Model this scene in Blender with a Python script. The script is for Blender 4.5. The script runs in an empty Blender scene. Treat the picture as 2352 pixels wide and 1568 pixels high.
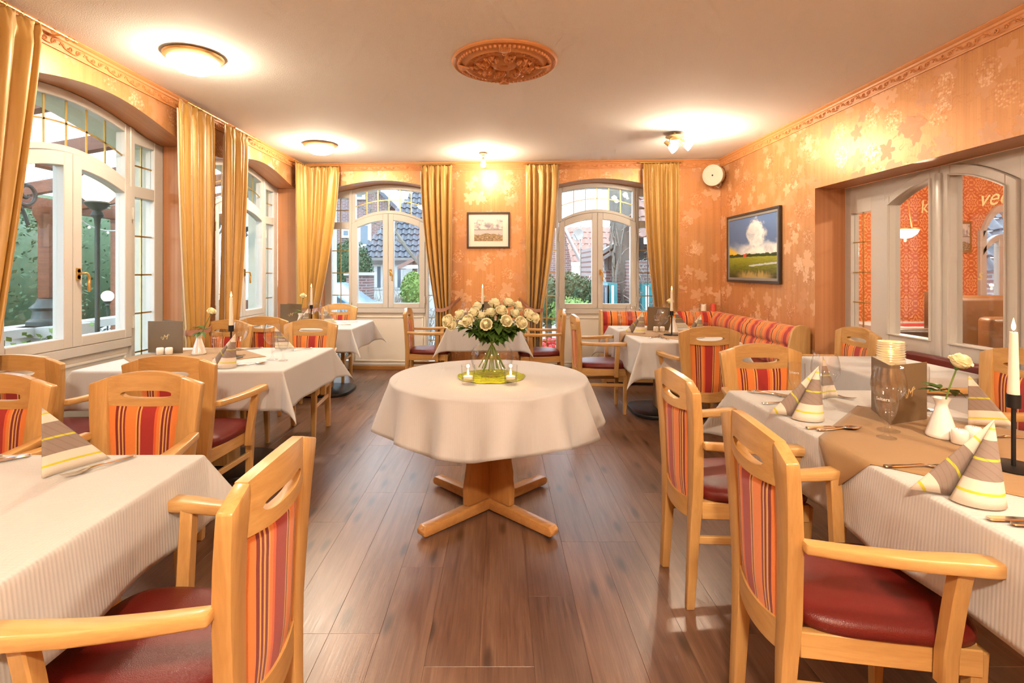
import bpy, bmesh, math, random
from math import sin, cos, pi, radians as RD, sqrt, hypot, atan2
from mathutils import Vector, Matrix, noise as mnoise

SC = bpy.context.scene
COL = SC.collection

# ------------------------------------------------------------------ camera, world, exposure
F_PX, W_PX, H_PX = 1200.0, 2352.0, 1568.0
VPX, VPY, CAM_H = 1148.0, 621.0, 1.334
cam_d = bpy.data.cameras.new('camera')
cam = bpy.data.objects.new('camera', cam_d); COL.objects.link(cam)
cam_d.sensor_fit = 'HORIZONTAL'; cam_d.sensor_width = 36.0
cam_d.lens = F_PX / W_PX * 36.0
cam_d.shift_x = (W_PX/2 - VPX) / W_PX
cam_d.shift_y = -(H_PX/2 - VPY) / W_PX
cam_d.clip_start = 0.05; cam_d.clip_end = 300
cam.location = (0, 0, CAM_H); cam.rotation_euler = (pi/2, 0, 0)
SC.camera = cam

world = bpy.data.worlds.new('overcast_sky'); SC.world = world; world.use_nodes = True
bg = world.node_tree.nodes['Background']
bg.inputs[0].default_value = (0.72, 0.87, 1.0, 1); bg.inputs[1].default_value = 3.2
SC.view_settings.view_transform = 'Standard'; SC.view_settings.look = 'None'
SC.view_settings.gamma = 1.0; SC.view_settings.use_curve_mapping = False
SC.view_settings.exposure = 1.16
SC.cycles.use_denoising = True
SC.cycles.use_adaptive_sampling = True; SC.cycles.adaptive_threshold = 0.10; SC.cycles.adaptive_min_samples = 12
SC.cycles.max_bounces = 7; SC.cycles.diffuse_bounces = 4; SC.cycles.glossy_bounces = 3
SC.cycles.transmission_bounces = 4; SC.cycles.transparent_max_bounces = 20
SC.cycles.sample_clamp_indirect = 4.0; SC.cycles.caustics_reflective = False; SC.cycles.caustics_refractive = False
LAMP = (1.0, 0.81, 0.60)          # lamp light colour
E_DOME, E_BULB, E_SPOT = 22.0, 12.0, 28.0

def at(px, py, Y):                # a point seen at this pixel, at depth Y
    return Vector(((px-VPX)/F_PX*Y, Y, CAM_H+(VPY-py)/F_PX*Y))
def on(px, py, z=0.752):          # a point seen at this pixel, at height z
    Y = (CAM_H-z)*F_PX/(py-VPY)
    return Vector(((px-VPX)/F_PX*Y, Y, z))

# room measures
H = 2.705; XL = -2.56; XR = 2.73; YB = 6.61; AL = math.atan(-0.0529); YF = -1.9
def bw(u, w=0.0):                 # back wall: u along it, w outward -> world x, y
    return (u*cos(AL) - w*sin(AL), YB + u*sin(AL) + w*cos(AL))

# ------------------------------------------------------------------ node helpers
class NT:
    def __init__(s, name):
        s.m = bpy.data.materials.new(name); s.m.use_nodes = True
        s.t = s.m.node_tree; s.t.nodes.clear()
        s.out = s.n('ShaderNodeOutputMaterial')
    def n(s, typ, **kw):
        nd = s.t.nodes.new(typ)
        for k, v in kw.items(): setattr(nd, k, v)
        return nd
    def put(s, sock, v):
        if isinstance(v, X): s.t.links.new(v.s, sock)
        elif hasattr(v, 'is_linked'): s.t.links.new(v, sock)
        elif v is not None: sock.default_value = v
    def math(s, op, *a, clamp=False):
        nd = s.n('ShaderNodeMath', operation=op); nd.use_clamp = clamp
        for i, v in enumerate(a): s.put(nd.inputs[i], v)
        return X(s, nd.outputs[0])
    def vmath(s, op, *a, out=0):
        nd = s.n('ShaderNodeVectorMath', operation=op)
        for i, v in enumerate(a): s.put(nd.inputs[i], v)
        return X(s, nd.outputs[out])
    def coord(s, which='Object'):
        return X(s, s.n('ShaderNodeTexCoord').outputs[which])
    def xyz(s, v):
        nd = s.n('ShaderNodeSeparateXYZ'); s.put(nd.inputs[0], v)
        return [X(s, o) for o in nd.outputs]
    def comb(s, x=0.0, y=0.0, z=0.0):
        nd = s.n('ShaderNodeCombineXYZ')
        for i, v in enumerate((x, y, z)): s.put(nd.inputs[i], v)
        return X(s, nd.outputs[0])
    def scale(s, v, sc):
        return s.vmath('MULTIPLY', v, sc)
    def noise(s, v, scale=5.0, detail=2.0, rough=0.5, dist=0.0, col=False):
        nd = s.n('ShaderNodeTexNoise'); s.put(nd.inputs['Vector'], v)
        nd.inputs['Scale'].default_value = scale; nd.inputs['Detail'].default_value = detail
        nd.inputs['Roughness'].default_value = rough; nd.inputs['Distortion'].default_value = dist
        return X(s, nd.outputs[1 if col else 0])
    def vor(s, v, scale=5.0, rnd=1.0, feat='F1', dims='3D'):
        nd = s.n('ShaderNodeTexVoronoi', feature=feat, voronoi_dimensions=dims); s.put(nd.inputs['Vector'], v)
        nd.inputs['Scale'].default_value = scale; nd.inputs['Randomness'].default_value = rnd
        return nd
    def ramp(s, f, stops, interp='LINEAR'):
        nd = s.n('ShaderNodeValToRGB'); s.put(nd.inputs[0], f); cr = nd.color_ramp; cr.interpolation = interp
        while len(cr.elements) < len(stops): cr.elements.new(0.5)
        for e, (p, c) in zip(cr.elements, stops):
            e.position = p; e.color = tuple(c)+(1,) if len(c) == 3 else c
        return X(s, nd.outputs[0])
    def mix(s, f, a, b):
        nd = s.n('ShaderNodeMix', data_type='RGBA'); s.put(nd.inputs[0], f)
        for i, v in ((6, a), (7, b)):
            if isinstance(v, tuple) and len(v) == 3: v = v+(1,)
            s.put(nd.inputs[i], v)
        return X(s, nd.outputs[2])
    def sstep(s, v, a, b):
        nd = s.n('ShaderNodeMapRange', interpolation_type='SMOOTHSTEP'); s.put(nd.inputs[0], v)
        nd.inputs[1].default_value = a; nd.inputs[2].default_value = b
        return X(s, nd.outputs[0])
    def rnd(s):
        return X(s, s.n('ShaderNodeObjectInfo').outputs['Random'])
    def bump(s, h, strength=0.2, dist=0.01):
        nd = s.n('ShaderNodeBump'); nd.inputs['Strength'].default_value = strength
        nd.inputs['Distance'].default_value = dist; s.put(nd.inputs['Height'], h)
        return X(s, nd.outputs[0])
    def bsdf(s, color=None, rough=0.5, metal=0.0, normal=None, spec=None, sheen=None, coat=None, trans=None, emis=None, estr=None, sub=None, alpha=None):
        b = s.n('ShaderNodeBsdfPrincipled')
        if isinstance(color, tuple) and len(color) == 3: color = color+(1,)
        s.put(b.inputs['Base Color'], color); s.put(b.inputs['Roughness'], rough); s.put(b.inputs['Metallic'], metal)
        if normal is not None: s.put(b.inputs['Normal'], normal)
        if spec is not None: s.put(b.inputs['Specular IOR Level'], spec)
        if sheen is not None: s.put(b.inputs['Sheen Weight'], sheen)
        if coat is not None: s.put(b.inputs['Coat Weight'], coat); b.inputs['Coat Roughness'].default_value = 0.12
        if trans is not None: s.put(b.inputs['Transmission Weight'], trans)
        if emis is not None:
            b.inputs['Emission Color'].default_value = tuple(emis)+(1,); b.inputs['Emission Strength'].default_value = estr
        if sub is not None:
            b.inputs['Subsurface Weight'].default_value = sub; b.inputs['Subsurface Radius'].default_value = (0.01, 0.006, 0.003)
        s.t.links.new(b.outputs[0], s.out.inputs[0])
        return s.m
class X:
    def __init__(s, nt, sock): s.nt = nt; s.s = sock
    def __add__(a, b): return a.nt.math('ADD', a, b)
    __radd__ = __add__
    def __sub__(a, b): return a.nt.math('SUBTRACT', a, b)
    def __rsub__(a, b): return a.nt.math('SUBTRACT', b, a)
    def __mul__(a, b): return a.nt.math('MULTIPLY', a, b)
    __rmul__ = __mul__
    def __truediv__(a, b): return a.nt.math('DIVIDE', a, b)
    def lt(a, b): return a.nt.math('LESS_THAN', a, b)
    def gt(a, b): return a.nt.math('GREATER_THAN', a, b)
    def cos(a): return a.nt.math('COSINE', a)
    def sin(a): return a.nt.math('SINE', a)
    def abs(a): return a.nt.math('ABSOLUTE', a)
    def fract(a): return a.nt.math('FRACT', a)
    def mx(a, b): return a.nt.math('MAXIMUM', a, b)
    def mn(a, b): return a.nt.math('MINIMUM', a, b)

def simple(name, col, rough=0.5, metal=0.0, var=0.0, nscale=8.0, bump=0.0, bscale=60.0, **kw):
    nt = NT(name); co = nt.coord()
    c = tuple(col)
    if var:
        f = nt.noise(co, nscale, 3.0)
        c = nt.mix(f, tuple(max(0, x*(1-var)) for x in col), tuple(min(1, x*(1+var)) for x in col))
    nrm = nt.bump(nt.noise(co, bscale, 3.0), bump, 0.004) if bump else None
    return nt.bsdf(c, rough, metal, nrm, **kw)

def wood(name, c0, c1, axis='z', rough=0.4, scale=1.0, coat=None, var=0.12):
    nt = NT(name); co = nt.coord()
    sc = {'x': (2.2, 34, 34), 'y': (34, 2.2, 34), 'z': (34, 34, 2.2)}[axis]
    v = nt.vmath('ADD', nt.scale(co, tuple(a*scale for a in sc)), nt.comb(nt.rnd()*37.0, nt.rnd()*11.0, 0.0))
    g = nt.noise(v, 1.0, 4.0, 0.6, 0.6)
    f = nt.noise(nt.vmath('MULTIPLY', v, (5.0, 5.0, 5.0)), 1.0, 2.0)
    g2 = g*0.75 + f*0.25
    c = nt.ramp(g2, [(0.30, c1), (0.62, c0)])
    br = (nt.rnd()-0.5)*var + 1.0
    c = nt.vmath('MULTIPLY', c, nt.comb(br, br, br))
    return nt.bsdf(c, rough, 0.0, nt.bump(g2, 0.10, 0.002), coat=coat)

def glassy(name, tint=(0.97, 0.985, 0.98), f0=0.04, edge=0.0, rough=0.0, gain=1.0):
    nt = NT(name)
    lw = nt.n('ShaderNodeLayerWeight'); lw.inputs[0].default_value = 0.5
    fc = X(nt, lw.outputs['Facing'])
    fr = nt.math('ADD', nt.math('POWER', fc, 5.0)*((1.0-f0)*gain), f0, clamp=True)
    gl = nt.n('ShaderNodeBsdfGlossy'); gl.inputs['Roughness'].default_value = rough
    tr = nt.n('ShaderNodeBsdfTransparent')
    tc = nt.mix(nt.math('POWER', fc, 3.0)*edge, tint, tuple(t*0.45 for t in tint))
    nt.t.links.new(tc.s, tr.inputs[0])
    mx = nt.n('ShaderNodeMixShader'); nt.put(mx.inputs[0], fr)
    nt.t.links.new(tr.outputs[0], mx.inputs[1]); nt.t.links.new(gl.outputs[0], mx.inputs[2])
    nt.t.links.new(mx.outputs[0], nt.out.inputs[0])
    return nt.m

def emit(name, col, strength):
    nt = NT(name); e = nt.n('ShaderNodeEmission'); e.inputs[0].default_value = tuple(col)+(1,); e.inputs[1].default_value = strength
    nt.t.links.new(e.outputs[0], nt.out.inputs[0]); return nt.m

# ------------------------------------------------------------------ mesh builder
class MB:
    def __init__(s): s.v = []; s.f = []; s.uv = None
    def add(s, vs, fs):
        o = len(s.v); s.v += [tuple(p) for p in vs]; s.f += [tuple(o+i for i in f) for f in fs]; return s
    def box(s, x0, x1, y0, y1, z0, z1, m=None):
        vs = [(x0,y0,z0),(x1,y0,z0),(x1,y1,z0),(x0,y1,z0),(x0,y0,z1),(x1,y0,z1),(x1,y1,z1),(x0,y1,z1)]
        if m is not None: vs = [m @ Vector(p) for p in vs]
        return s.add(vs, [(0,3,2,1),(4,5,6,7),(0,1,5,4),(1,2,6,5),(2,3,7,6),(3,0,4,7)])
    def loft(s, rings, caps=True, closed=False):
        n = len(rings[0]); vs = [p for r in rings for p in r]; fs = []
        m = len(rings)
        for i in range(m if closed else m-1):
            a, b = i*n, ((i+1) % m)*n
            for j in range(n):
                k = (j+1) % n; fs.append((a+j, a+k, b+k, b+j))
        if caps and not closed:
            fs.append(tuple(range(n-1, -1, -1))); fs.append(tuple((m-1)*n+j for j in range(n)))
        return s.add(vs, fs)
    def tube(s, path, r, seg=8, closed=False, caps=True, flat=1.0):
        path = [Vector(p) for p in path]; n = len(path); rr = r if isinstance(r, (list, tuple)) else [r]*n
        rings = []; up = None
        for i in range(n):
            if closed: t = path[(i+1) % n]-path[i-1]
            else: t = path[min(i+1, n-1)]-path[max(i-1, 0)]
            t.normalize()
            if up is None:
                a = Vector((0,0,1)) if abs(t.z) < 0.9 else Vector((0,1,0)); up = a
            e1 = t.cross(up); 
            if e1.length < 1e-6: e1 = t.cross(Vector((1,0,0.01)))
            e1.normalize(); e2 = e1.cross(t); up = e2
            rings.append([path[i] + (e1*cos(2*pi*j/seg) + e2*sin(2*pi*j/seg)*flat)*rr[i] for j in range(seg)])
        return s.loft(rings, caps, closed)
    def lathe(s, prof, seg=24, c=(0,0,0), caps=False):
        rings = []
        for r, z in prof:
            rings.append([(c[0]+r*cos(2*pi*j/seg), c[1]+r*sin(2*pi*j/seg), c[2]+z) for j in range(seg)])
        return s.loft(rings, caps)
    def prism(s, poly, z0, z1):            # polygon in xy, extruded in z
        n = len(poly); vs = [(x,y,z0) for x,y in poly]+[(x,y,z1) for x,y in poly]
        fs = [tuple(range(n-1,-1,-1)), tuple(range(n, 2*n))]+[(i,(i+1)%n,n+(i+1)%n,n+i) for i in range(n)]
        return s.add(vs, fs)
    def strip(s, u0, u1, lo, hi, w0, w1, n=1):   # slab in the xz plane between two curves lo(x), hi(x); y from w0 to w1
        lo_ = lo if callable(lo) else (lambda u: lo); hi_ = hi if callable(hi) else (lambda u: hi)
        rings = []
        for i in range(n+1):
            u = u0+(u1-u0)*i/n
            rings.append([(u,w0,lo_(u)),(u,w0,hi_(u)),(u,w1,hi_(u)),(u,w1,lo_(u))])
        return s.loft(rings)
    def grid(s, rows, closed_u=False):
        m, n = len(rows), len(rows[0]); fs = []
        for i in range(m-1):
            for j in range(n if closed_u else n-1):
                k = (j+1) % n; fs.append((i*n+j, i*n+k, (i+1)*n+k, (i+1)*n+j))
        return s.add([p for r in rows for p in r], fs)
    def ball(s, c, rx, ry=None, rz=None, seg=10, rings=6):
        ry = ry or rx; rz = rz or rx; rows = []
        for i in range(rings+1):
            a = -pi/2 + pi*i/rings
            rr = max(cos(a), 1e-3)
            rows.append([(c[0]+rx*rr*cos(2*pi*j/seg), c[1]+ry*rr*sin(2*pi*j/seg), c[2]+rz*sin(a)) for j in range(seg)])
        return s.grid(rows, True)
    def xf(s, m):
        s.v = [tuple(m @ Vector(p)) for p in s.v]; return s
    def mesh(s, name, bevel=0.0, bseg=2, smooth=True, angle=35.0, uvf=None, recalc=True):
        me = bpy.data.meshes.new(name); me.from_pydata(s.v, [], s.f)
        bm = bmesh.new(); bm.from_mesh(me)
        if recalc: bmesh.ops.recalc_face_normals(bm, faces=bm.faces)
        if bevel:
            es = [e for e in bm.edges if len(e.link_faces) == 2 and e.calc_face_angle(0) > RD(30)]
            bmesh.ops.bevel(bm, geom=es, offset=bevel, segments=bseg, profile=0.5, affect='EDGES', clamp_overlap=True)
        for f in bm.faces: f.smooth = smooth
        if smooth:
            for e in bm.edges:
                if len(e.link_faces) == 2 and e.calc_face_angle(0) > RD(angle): e.smooth = False
        if uvf:
            ul = bm.loops.layers.uv.new('UVMap')
            for f in bm.faces:
                for l in f.loops: l[ul].uv = uvf(l.vert.co)
        bm.to_mesh(me); bm.free()
        return me

def obj(name, me, mat=None, parent=None, loc=None, rot=None, **kw):
    if isinstance(me, MB): me = me.mesh(name, **kw)
    if mat is not None and not me.materials: me.materials.append(mat)
    o = bpy.data.objects.new(name, me); COL.objects.link(o)
    if parent is not None: o.parent = parent
    if loc is not None: o.location = loc
    if rot is not None: o.rotation_euler = rot if not isinstance(rot, (int, float)) else (0, 0, rot)
    return o
def tag(o, label, cat, group=None, kind=None):
    o['label'] = label; o['category'] = cat
    if group: o['group'] = group
    if kind: o['kind'] = kind
    return o
def thing(name, label, cat, loc=(0,0,0), rot=0.0, group=None):
    o = bpy.data.objects.new(name, None); COL.objects.link(o); o.location = loc; o.rotation_euler = (0, 0, rot)
    o.empty_display_size = 0.05
    return tag(o, label, cat, group)
def struct(name, me, mat, loc=None, rot=None, parent=None, **kw):
    o = obj(name, me, mat, parent, loc, rot, **kw)
    if parent is None: o['kind'] = 'structure'
    return o
def copy_tree(o, parent=None):
    c = o.copy(); COL.objects.link(c); c.parent = parent
    for ch in o.children: copy_tree(ch, c)
    return c
USED = set()
def place(proto, loc, rot, label, group=None, scale=None):
    if proto.name in USED: o = copy_tree(proto)
    else: o = proto; USED.add(proto.name)
    o.location = loc; o.rotation_euler = (0, 0, rot); o['label'] = label
    if group: o['group'] = group
    if scale: o.scale = (scale,)*3
    return o
def smooth_path(pts, n=8):
    pts = [Vector(p) for p in pts]; out = []
    P = [pts[0]*2-pts[1]]+pts+[pts[-1]*2-pts[-2]]
    for i in range(1, len(P)-2):
        for k in range(n):
            t = k/n; a, b, c, d = P[i-1], P[i], P[i+1], P[i+2]
            out.append(0.5*((2*b)+(c-a)*t+(2*a-5*b+4*c-d)*t*t+(3*b-a-3*c+d)*t*t*t))
    out.append(pts[-1]); return out
# ------------------------------------------------------------------ materials
def m_wallpaper():
    nt = NT('floral_satin_wallpaper'); x, y, z = nt.xyz(nt.coord())
    uv = nt.comb(x, z, 0.0)
    wob = nt.noise(uv, 9.0, 2.0, col=True)
    uvw = nt.vmath('ADD', uv, nt.scale(nt.vmath('SUBTRACT', wob, (0.5, 0.5, 0.5)), (0.03, 0.03, 0.0)))
    def cell(off, scale, rnd=0.85):
        p = nt.vmath('ADD', uvw, (off, off*0.7, 0.0))
        v = nt.vor(p, scale, rnd, dims='2D')
        d = nt.vmath('SUBTRACT', p, X(nt, v.outputs['Position']))
        dx, dy, _ = nt.xyz(d); r = nt.vmath('LENGTH', d, out=1)
        rc = nt.xyz(X(nt, v.outputs['Color']))
        th = nt.math('ARCTAN2', dy, dx) + rc[0]*6.28
        return dx, dy, r, th, rc
    def leaves(off, scale, size):
        dx, dy, r, th, rc = cell(off, scale)
        R = (nt.math('POWER', (th*2.5).cos().abs(), 1.5)*0.50 + (th*19.0+1.0).cos()*0.04 + th.cos()*0.16 + 0.50)*size*(rc[1]*0.5+0.7)
        m = nt.sstep(r/R, 1.04, 0.96)
        vein = ((th*5.0).sin().abs()*r).lt(0.0035)
        return m, vein, rc
    l1, v1, rc1 = leaves(0.0, 3.4, 0.088)
    l2, v2, rc2 = leaves(5.3, 3.9, 0.062)
    dx, dy, r, th, rc = cell(2.71, 3.0)
    disk = nt.sstep(r + (nt.noise(uv, 26.0, 1.0)-0.5)*0.05, 0.088, 0.072)
    pet = nt.vor(uvw, 62.0, 0.9, dims='2D')
    petal = nt.sstep(X(nt, pet.outputs['Distance']), 0.62, 0.38)*disk
    pcol = nt.xyz(X(nt, pet.outputs['Color']))[0]
    vine = (nt.noise(uv, 5.5, 2.0, 0.6, 1.2)-0.5).abs().lt(0.006)
    leaf = l1.mx(l2)
    pat = leaf.mx(petal*0.85).mx(vine*0.5)
    st = nt.noise(nt.scale(uv, (150.0, 2.0, 1.0)), 1.0, 2.0)
    st2 = nt.noise(nt.scale(uv, (22.0, 0.05, 1.0)), 1.0, 1.0)
    base = nt.ramp(st*0.5+st2*0.5, [(0.32, (0.55, 0.255, 0.092)), (0.68, (0.69, 0.350, 0.140))])
    tone = nt.ramp(leaf*(rc1[2]*0.5+0.3) + petal*pcol*0.9, [(0.0, (0.53, 0.215, 0.080)), (0.45, (0.65, 0.33, 0.155)), (1.0, (0.82, 0.53, 0.31))])
    c = nt.mix(pat, base, tone)
    rough = 0.36 + pat*0.10 - petal*0.14*pcol + st*0.06
    metal = 0.34 - leaf*0.16 + petal*0.15
    return nt.bsdf(c, rough, metal, nt.bump(pat*0.7+st*0.3, 0.12, 0.002), spec=0.5)
def m_reveal():
    nt = NT('striped_satin_reveal_paper'); x, y, z = nt.xyz(nt.coord())
    st = nt.noise(nt.comb(y*140.0, x*2.0, z*0.4), 1.0, 2.0); st2 = nt.noise(nt.comb(y*26.0, x*0.3, 0.0), 1.0, 1.0)
    c = nt.ramp(st*0.4+st2*0.6, [(0.3, (0.50, 0.21, 0.085)), (0.7, (0.66, 0.32, 0.15))])
    return nt.bsdf(c, 0.36, 0.25)
def m_damask():
    nt = NT('red_orange_damask_wallpaper'); x, y, z = nt.xyz(nt.coord())
    row = nt.math('FLOOR', z/0.26); sx = ((x+y)/0.24 + row*0.5).fract()-0.5; sz = (z/0.26).fract()-0.5
    a = sx.abs()
    r = nt.math('SQRT', a*a*1.5 + sz*sz)
    th = nt.math('ARCTAN2', sz, a)
    m1 = ((r*30.0 + (th*6.0).cos()*2.2).sin()).gt(0.15)
    m2 = r.lt(0.47)*r.gt(0.08)
    m3 = ((a*24.0).sin()*(sz*26.0).cos()).gt(0.45)
    m = (m1*m2).mx(m3*(1.0-m2))
    c = nt.mix(m, (0.66, 0.17, 0.05), (0.88, 0.42, 0.18))
    return nt.bsdf(c, 0.45, 0.15)
def m_plaster(name, col, b=0.5, sc=160.0):
    nt = NT(name); co = nt.coord(); h = nt.noise(co, sc, 3.0, 0.6)
    return nt.bsdf(col, 0.85, 0.0, nt.bump(h, b, 0.004))
def m_floor():
    nt = NT('dark_oak_plank_floor'); co = nt.coord(); r = nt.rnd()
    v = nt.vmath('ADD', nt.scale(co, (26.0, 1.5, 1.0)), nt.comb(r*53.0, r*17.0, 0.0))
    g = nt.noise(v, 1.0, 5.0, 0.65, 0.9)
    fine = nt.noise(nt.scale(v, (7.0, 3.0, 1.0)), 1.0, 2.0)
    kn = nt.vor(nt.vmath('ADD', nt.scale(co, (6.0, 1.6, 1.0)), nt.comb(r*31.0, r*7.0, 0.0)), 1.0, 1.0, dims='2D')
    knot = nt.sstep(X(nt, kn.outputs['Distance']), 0.16, 0.03)
    c = nt.ramp(g*0.7+fine*0.3, [(0.25, (0.085, 0.038, 0.021)), (0.48, (0.165, 0.083, 0.050)), (0.72, (0.265, 0.155, 0.098))])
    c = nt.mix(knot*0.7, c, (0.03, 0.014, 0.008))
    br = (r-0.5)*0.30+1.0
    c = nt.vmath('MULTIPLY', c, nt.comb(br, br, br))
    return nt.bsdf(c, 0.25+fine*0.16, 0.0, nt.bump(g*0.4+fine*0.6, 0.20, 0.002), spec=1.0)
CR, OR, DK, GD, RD_ = (0.40, 0.022, 0.018), (0.86, 0.25, 0.045), (0.20, 0.012, 0.010), (0.80, 0.42, 0.12), (0.80, 0.13, 0.03)
def stripe_stops(seq):
    out = []; p = 0.0; tot = sum(w for w, _ in seq)
    for w, c in seq:
        out.append((p/tot, c)); p += w
    return out
SEQ = [(10,OR),(3,DK),(1.6,GD),(2.4,DK),(2,GD),(3,DK),(1.6,GD),(4,OR),(3,RD_),(17,CR),(2,GD),(2,DK),(1.6,GD),(12,OR),(2,DK),(1.6,GD),(2.4,DK),(2,GD),(3,DK),(8,OR)]
SEQ_B = [(9,CR),(5,RD_),(1.5,GD),(3,DK),(1.5,GD),(10,OR),(1.2,DK),(1.5,GD),(1.2,DK),(2,GD),(1.2,DK),(9,OR),(5,RD_)]
def m_stripe(name, seq, axis='uv', period=1.0):
    nt = NT(name)
    if axis == 'uv': u = nt.xyz(nt.coord('UV'))[0]
    else: u = (nt.xyz(nt.coord('UV'))[0]/period).fract()
    c = nt.ramp(u, stripe_stops(seq), 'CONSTANT')
    wv = nt.noise(nt.coord(), 420.0, 1.0)
    c = nt.mix(wv*0.25, c, (0.10, 0.02, 0.01))
    return nt.bsdf(c, 0.85, 0.0, nt.bump(wv, 0.25, 0.002), sheen=0.25)
def m_cloth(name, col, rib=0.0):
    nt = NT(name); co = nt.coord(); x, y, z = nt.xyz(co)
    w = ((x*620.0).sin()+(y*620.0).sin())*0.5
    b = nt.noise(co, 6.0, 2.0)
    c = nt.mix(b*0.5, tuple(col), tuple(k*0.95 for k in col))
    return nt.bsdf(c, 0.78, 0.0, nt.bump(w, 0.10+rib, 0.0015), sheen=0.15)
def m_curtain():
    nt = NT('gold_satin_curtain'); co = nt.coord()
    f = nt.noise(nt.scale(co, (60.0, 60.0, 1.5)), 1.0, 3.0)
    c = nt.mix(f, (0.42, 0.225, 0.040), (0.54, 0.305, 0.066))
    return nt.bsdf(c, 0.40, 0.12, nt.bump(nt.noise(nt.scale(co, (9.0, 9.0, 3.0)), 1.0, 3.0), 0.30, 0.02), sheen=0.3, spec=0.6)
def m_leather():
    nt = NT('burgundy_leather'); co = nt.coord()
    v = nt.vor(co, 260.0, 1.0, 'DISTANCE_TO_EDGE'); g = nt.sstep(X(nt, v.outputs['Distance']), 0.0, 0.2)
    return nt.bsdf((0.140, 0.011, 0.009), 0.36, 0.0, nt.bump(g, 0.18, 0.0015), spec=0.5)
def m_napkin():
    nt = NT('striped_paper_napkin'); u, v, _ = nt.xyz(nt.coord('UV'))
    CRM, YL, TP = (0.68, 0.62, 0.52), (0.58, 0.54, 0.05), (0.27, 0.21, 0.175)
    c = nt.ramp(v, [(0.0, CRM), (0.14, YL), (0.17, CRM), (0.30, TP), (0.52, YL), (0.55, TP), (0.76, CRM), (0.88, YL), (0.905, CRM)], 'CONSTANT')
    ln = (((u*60.0 + v*60.0).sin()).gt(0.8)*(v.gt(0.30))*(v.lt(0.76)))
    c = nt.mix(ln*0.35, c, (0.2, 0.14, 0.11))
    return nt.bsdf(c, 0.9, 0.0, nt.bump(nt.noise(nt.coord(), 200.0, 2.0), 0.15, 0.002))
def m_brick(name, c0, c1, mortar, sc=1.0, plane='xz'):
    nt = NT(name); x, y, z = nt.xyz(nt.coord())
    b = nt.n('ShaderNodeTexBrick'); nt.put(b.inputs['Vector'], nt.comb(x if plane == 'xz' else y, z, 0.0))
    b.inputs['Color1'].default_value = c0+(1,); b.inputs['Color2'].default_value = c1+(1,); b.inputs['Mortar'].default_value = mortar+(1,)
    b.inputs['Scale'].default_value = 1.0/sc; b.inputs['Mortar Size'].default_value = 0.012
    b.inputs['Brick Width'].default_value = 0.24; b.inputs['Row Height'].default_value = 0.075
    return nt.bsdf(X(nt, b.outputs[0]), 0.9)
def m_land(kind):
    nt = NT('landscape_picture_'+kind); u, v, _ = nt.xyz(nt.coord('UV')); uv = nt.comb(u, v, 0.0)
    n1 = nt.noise(uv, 5.0, 6.0, 0.6, 0.4); n2 = nt.noise(nt.scale(uv, (3.0, 9.0, 1.0)), 4.0, 5.0, 0.65)
    if kind == 'sky':
        du = u-0.60; dv = v-0.72
        cl = nt.math('SQRT', du*du*3.2 + dv*dv*1.35)
        low = (0.50-v).mx(0.0)
        m = nt.sstep(cl + (n1-0.5)*0.55 - low*0.0, 0.36, 0.24)
        band = nt.sstep((v-0.44).abs() + (n1-0.5)*0.25, 0.16, 0.04)*nt.sstep(u + (n1-0.5)*0.4, 0.15, 0.45)
        m = m.mx(band)
        sky = nt.ramp(v+(n1-0.5)*0.3, [(0.42, (0.30, 0.42, 0.60)), (0.62, (0.10, 0.17, 0.34)), (1.0, (0.12, 0.21, 0.42))])
        yel = nt.sstep(u*1.1 + (v-0.40).abs()*2.2 + (n1-0.5)*0.4, 0.42, 0.16)
        sky = nt.mix(yel, sky, (0.80, 0.55, 0.06))
        c = nt.mix(m, sky, nt.ramp(n1, [(0.3, (0.45, 0.50, 0.56)), (0.55, (0.86, 0.86, 0.83))]))
        trees = (v - (n2-0.5)*0.11).lt(0.395)
        c = nt.mix(trees, c, (0.035, 0.055, 0.012))
        house = (u-0.36).abs().lt(0.035)*(v.lt(0.395))*(v.gt(0.34)); c = nt.mix(house, c, (0.65, 0.07, 0.03))
        field = (v - (n2-0.5)*0.03).lt(0.345)
        fc = nt.ramp(v*1.6+n2*0.45, [(0.25, (0.045, 0.040, 0.010)), (0.50, (0.15, 0.17, 0.015)), (0.78, (0.33, 0.34, 0.03))])
        water = ((v-0.16-u*0.08-(n2-0.5)*0.05).abs().lt(0.013))*u.gt(0.45); fc = nt.mix(water, fc, (0.5, 0.55, 0.58))
        grass = nt.sstep(v + (nt.noise(nt.scale(uv, (30.0, 6.0, 1.0)), 1.0, 3.0)-0.5)*0.25, 0.13, 0.03)*nt.sstep((u-0.55).abs(), 0.42, 0.2)
        fc = nt.mix(grass, fc, (0.42, 0.30, 0.10))
        c = nt.mix(field, c, fc)
    else:
        sky = nt.ramp(n1+ (v-0.7)*0.2, [(0.38, (0.30, 0.27, 0.30)), (0.56, (0.72, 0.68, 0.62))])
        sea = nt.mix(n2, (0.42, 0.40, 0.42), (0.66, 0.62, 0.58))
        dune = nt.ramp(n2, [(0.35, (0.10, 0.06, 0.03)), (0.5, (0.30, 0.19, 0.09)), (0.62, (0.66, 0.50, 0.31))])
        c = nt.mix(v.lt(0.52), sky, sea); c = nt.mix((v-0.52).abs().lt(0.018), c, (0.30, 0.24, 0.20))
        c = nt.mix((v - (n1-0.5)*0.25 + (u-0.5).abs()*0.15).lt(0.36), c, dune)
    return nt.bsdf(c, 0.55)

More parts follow.
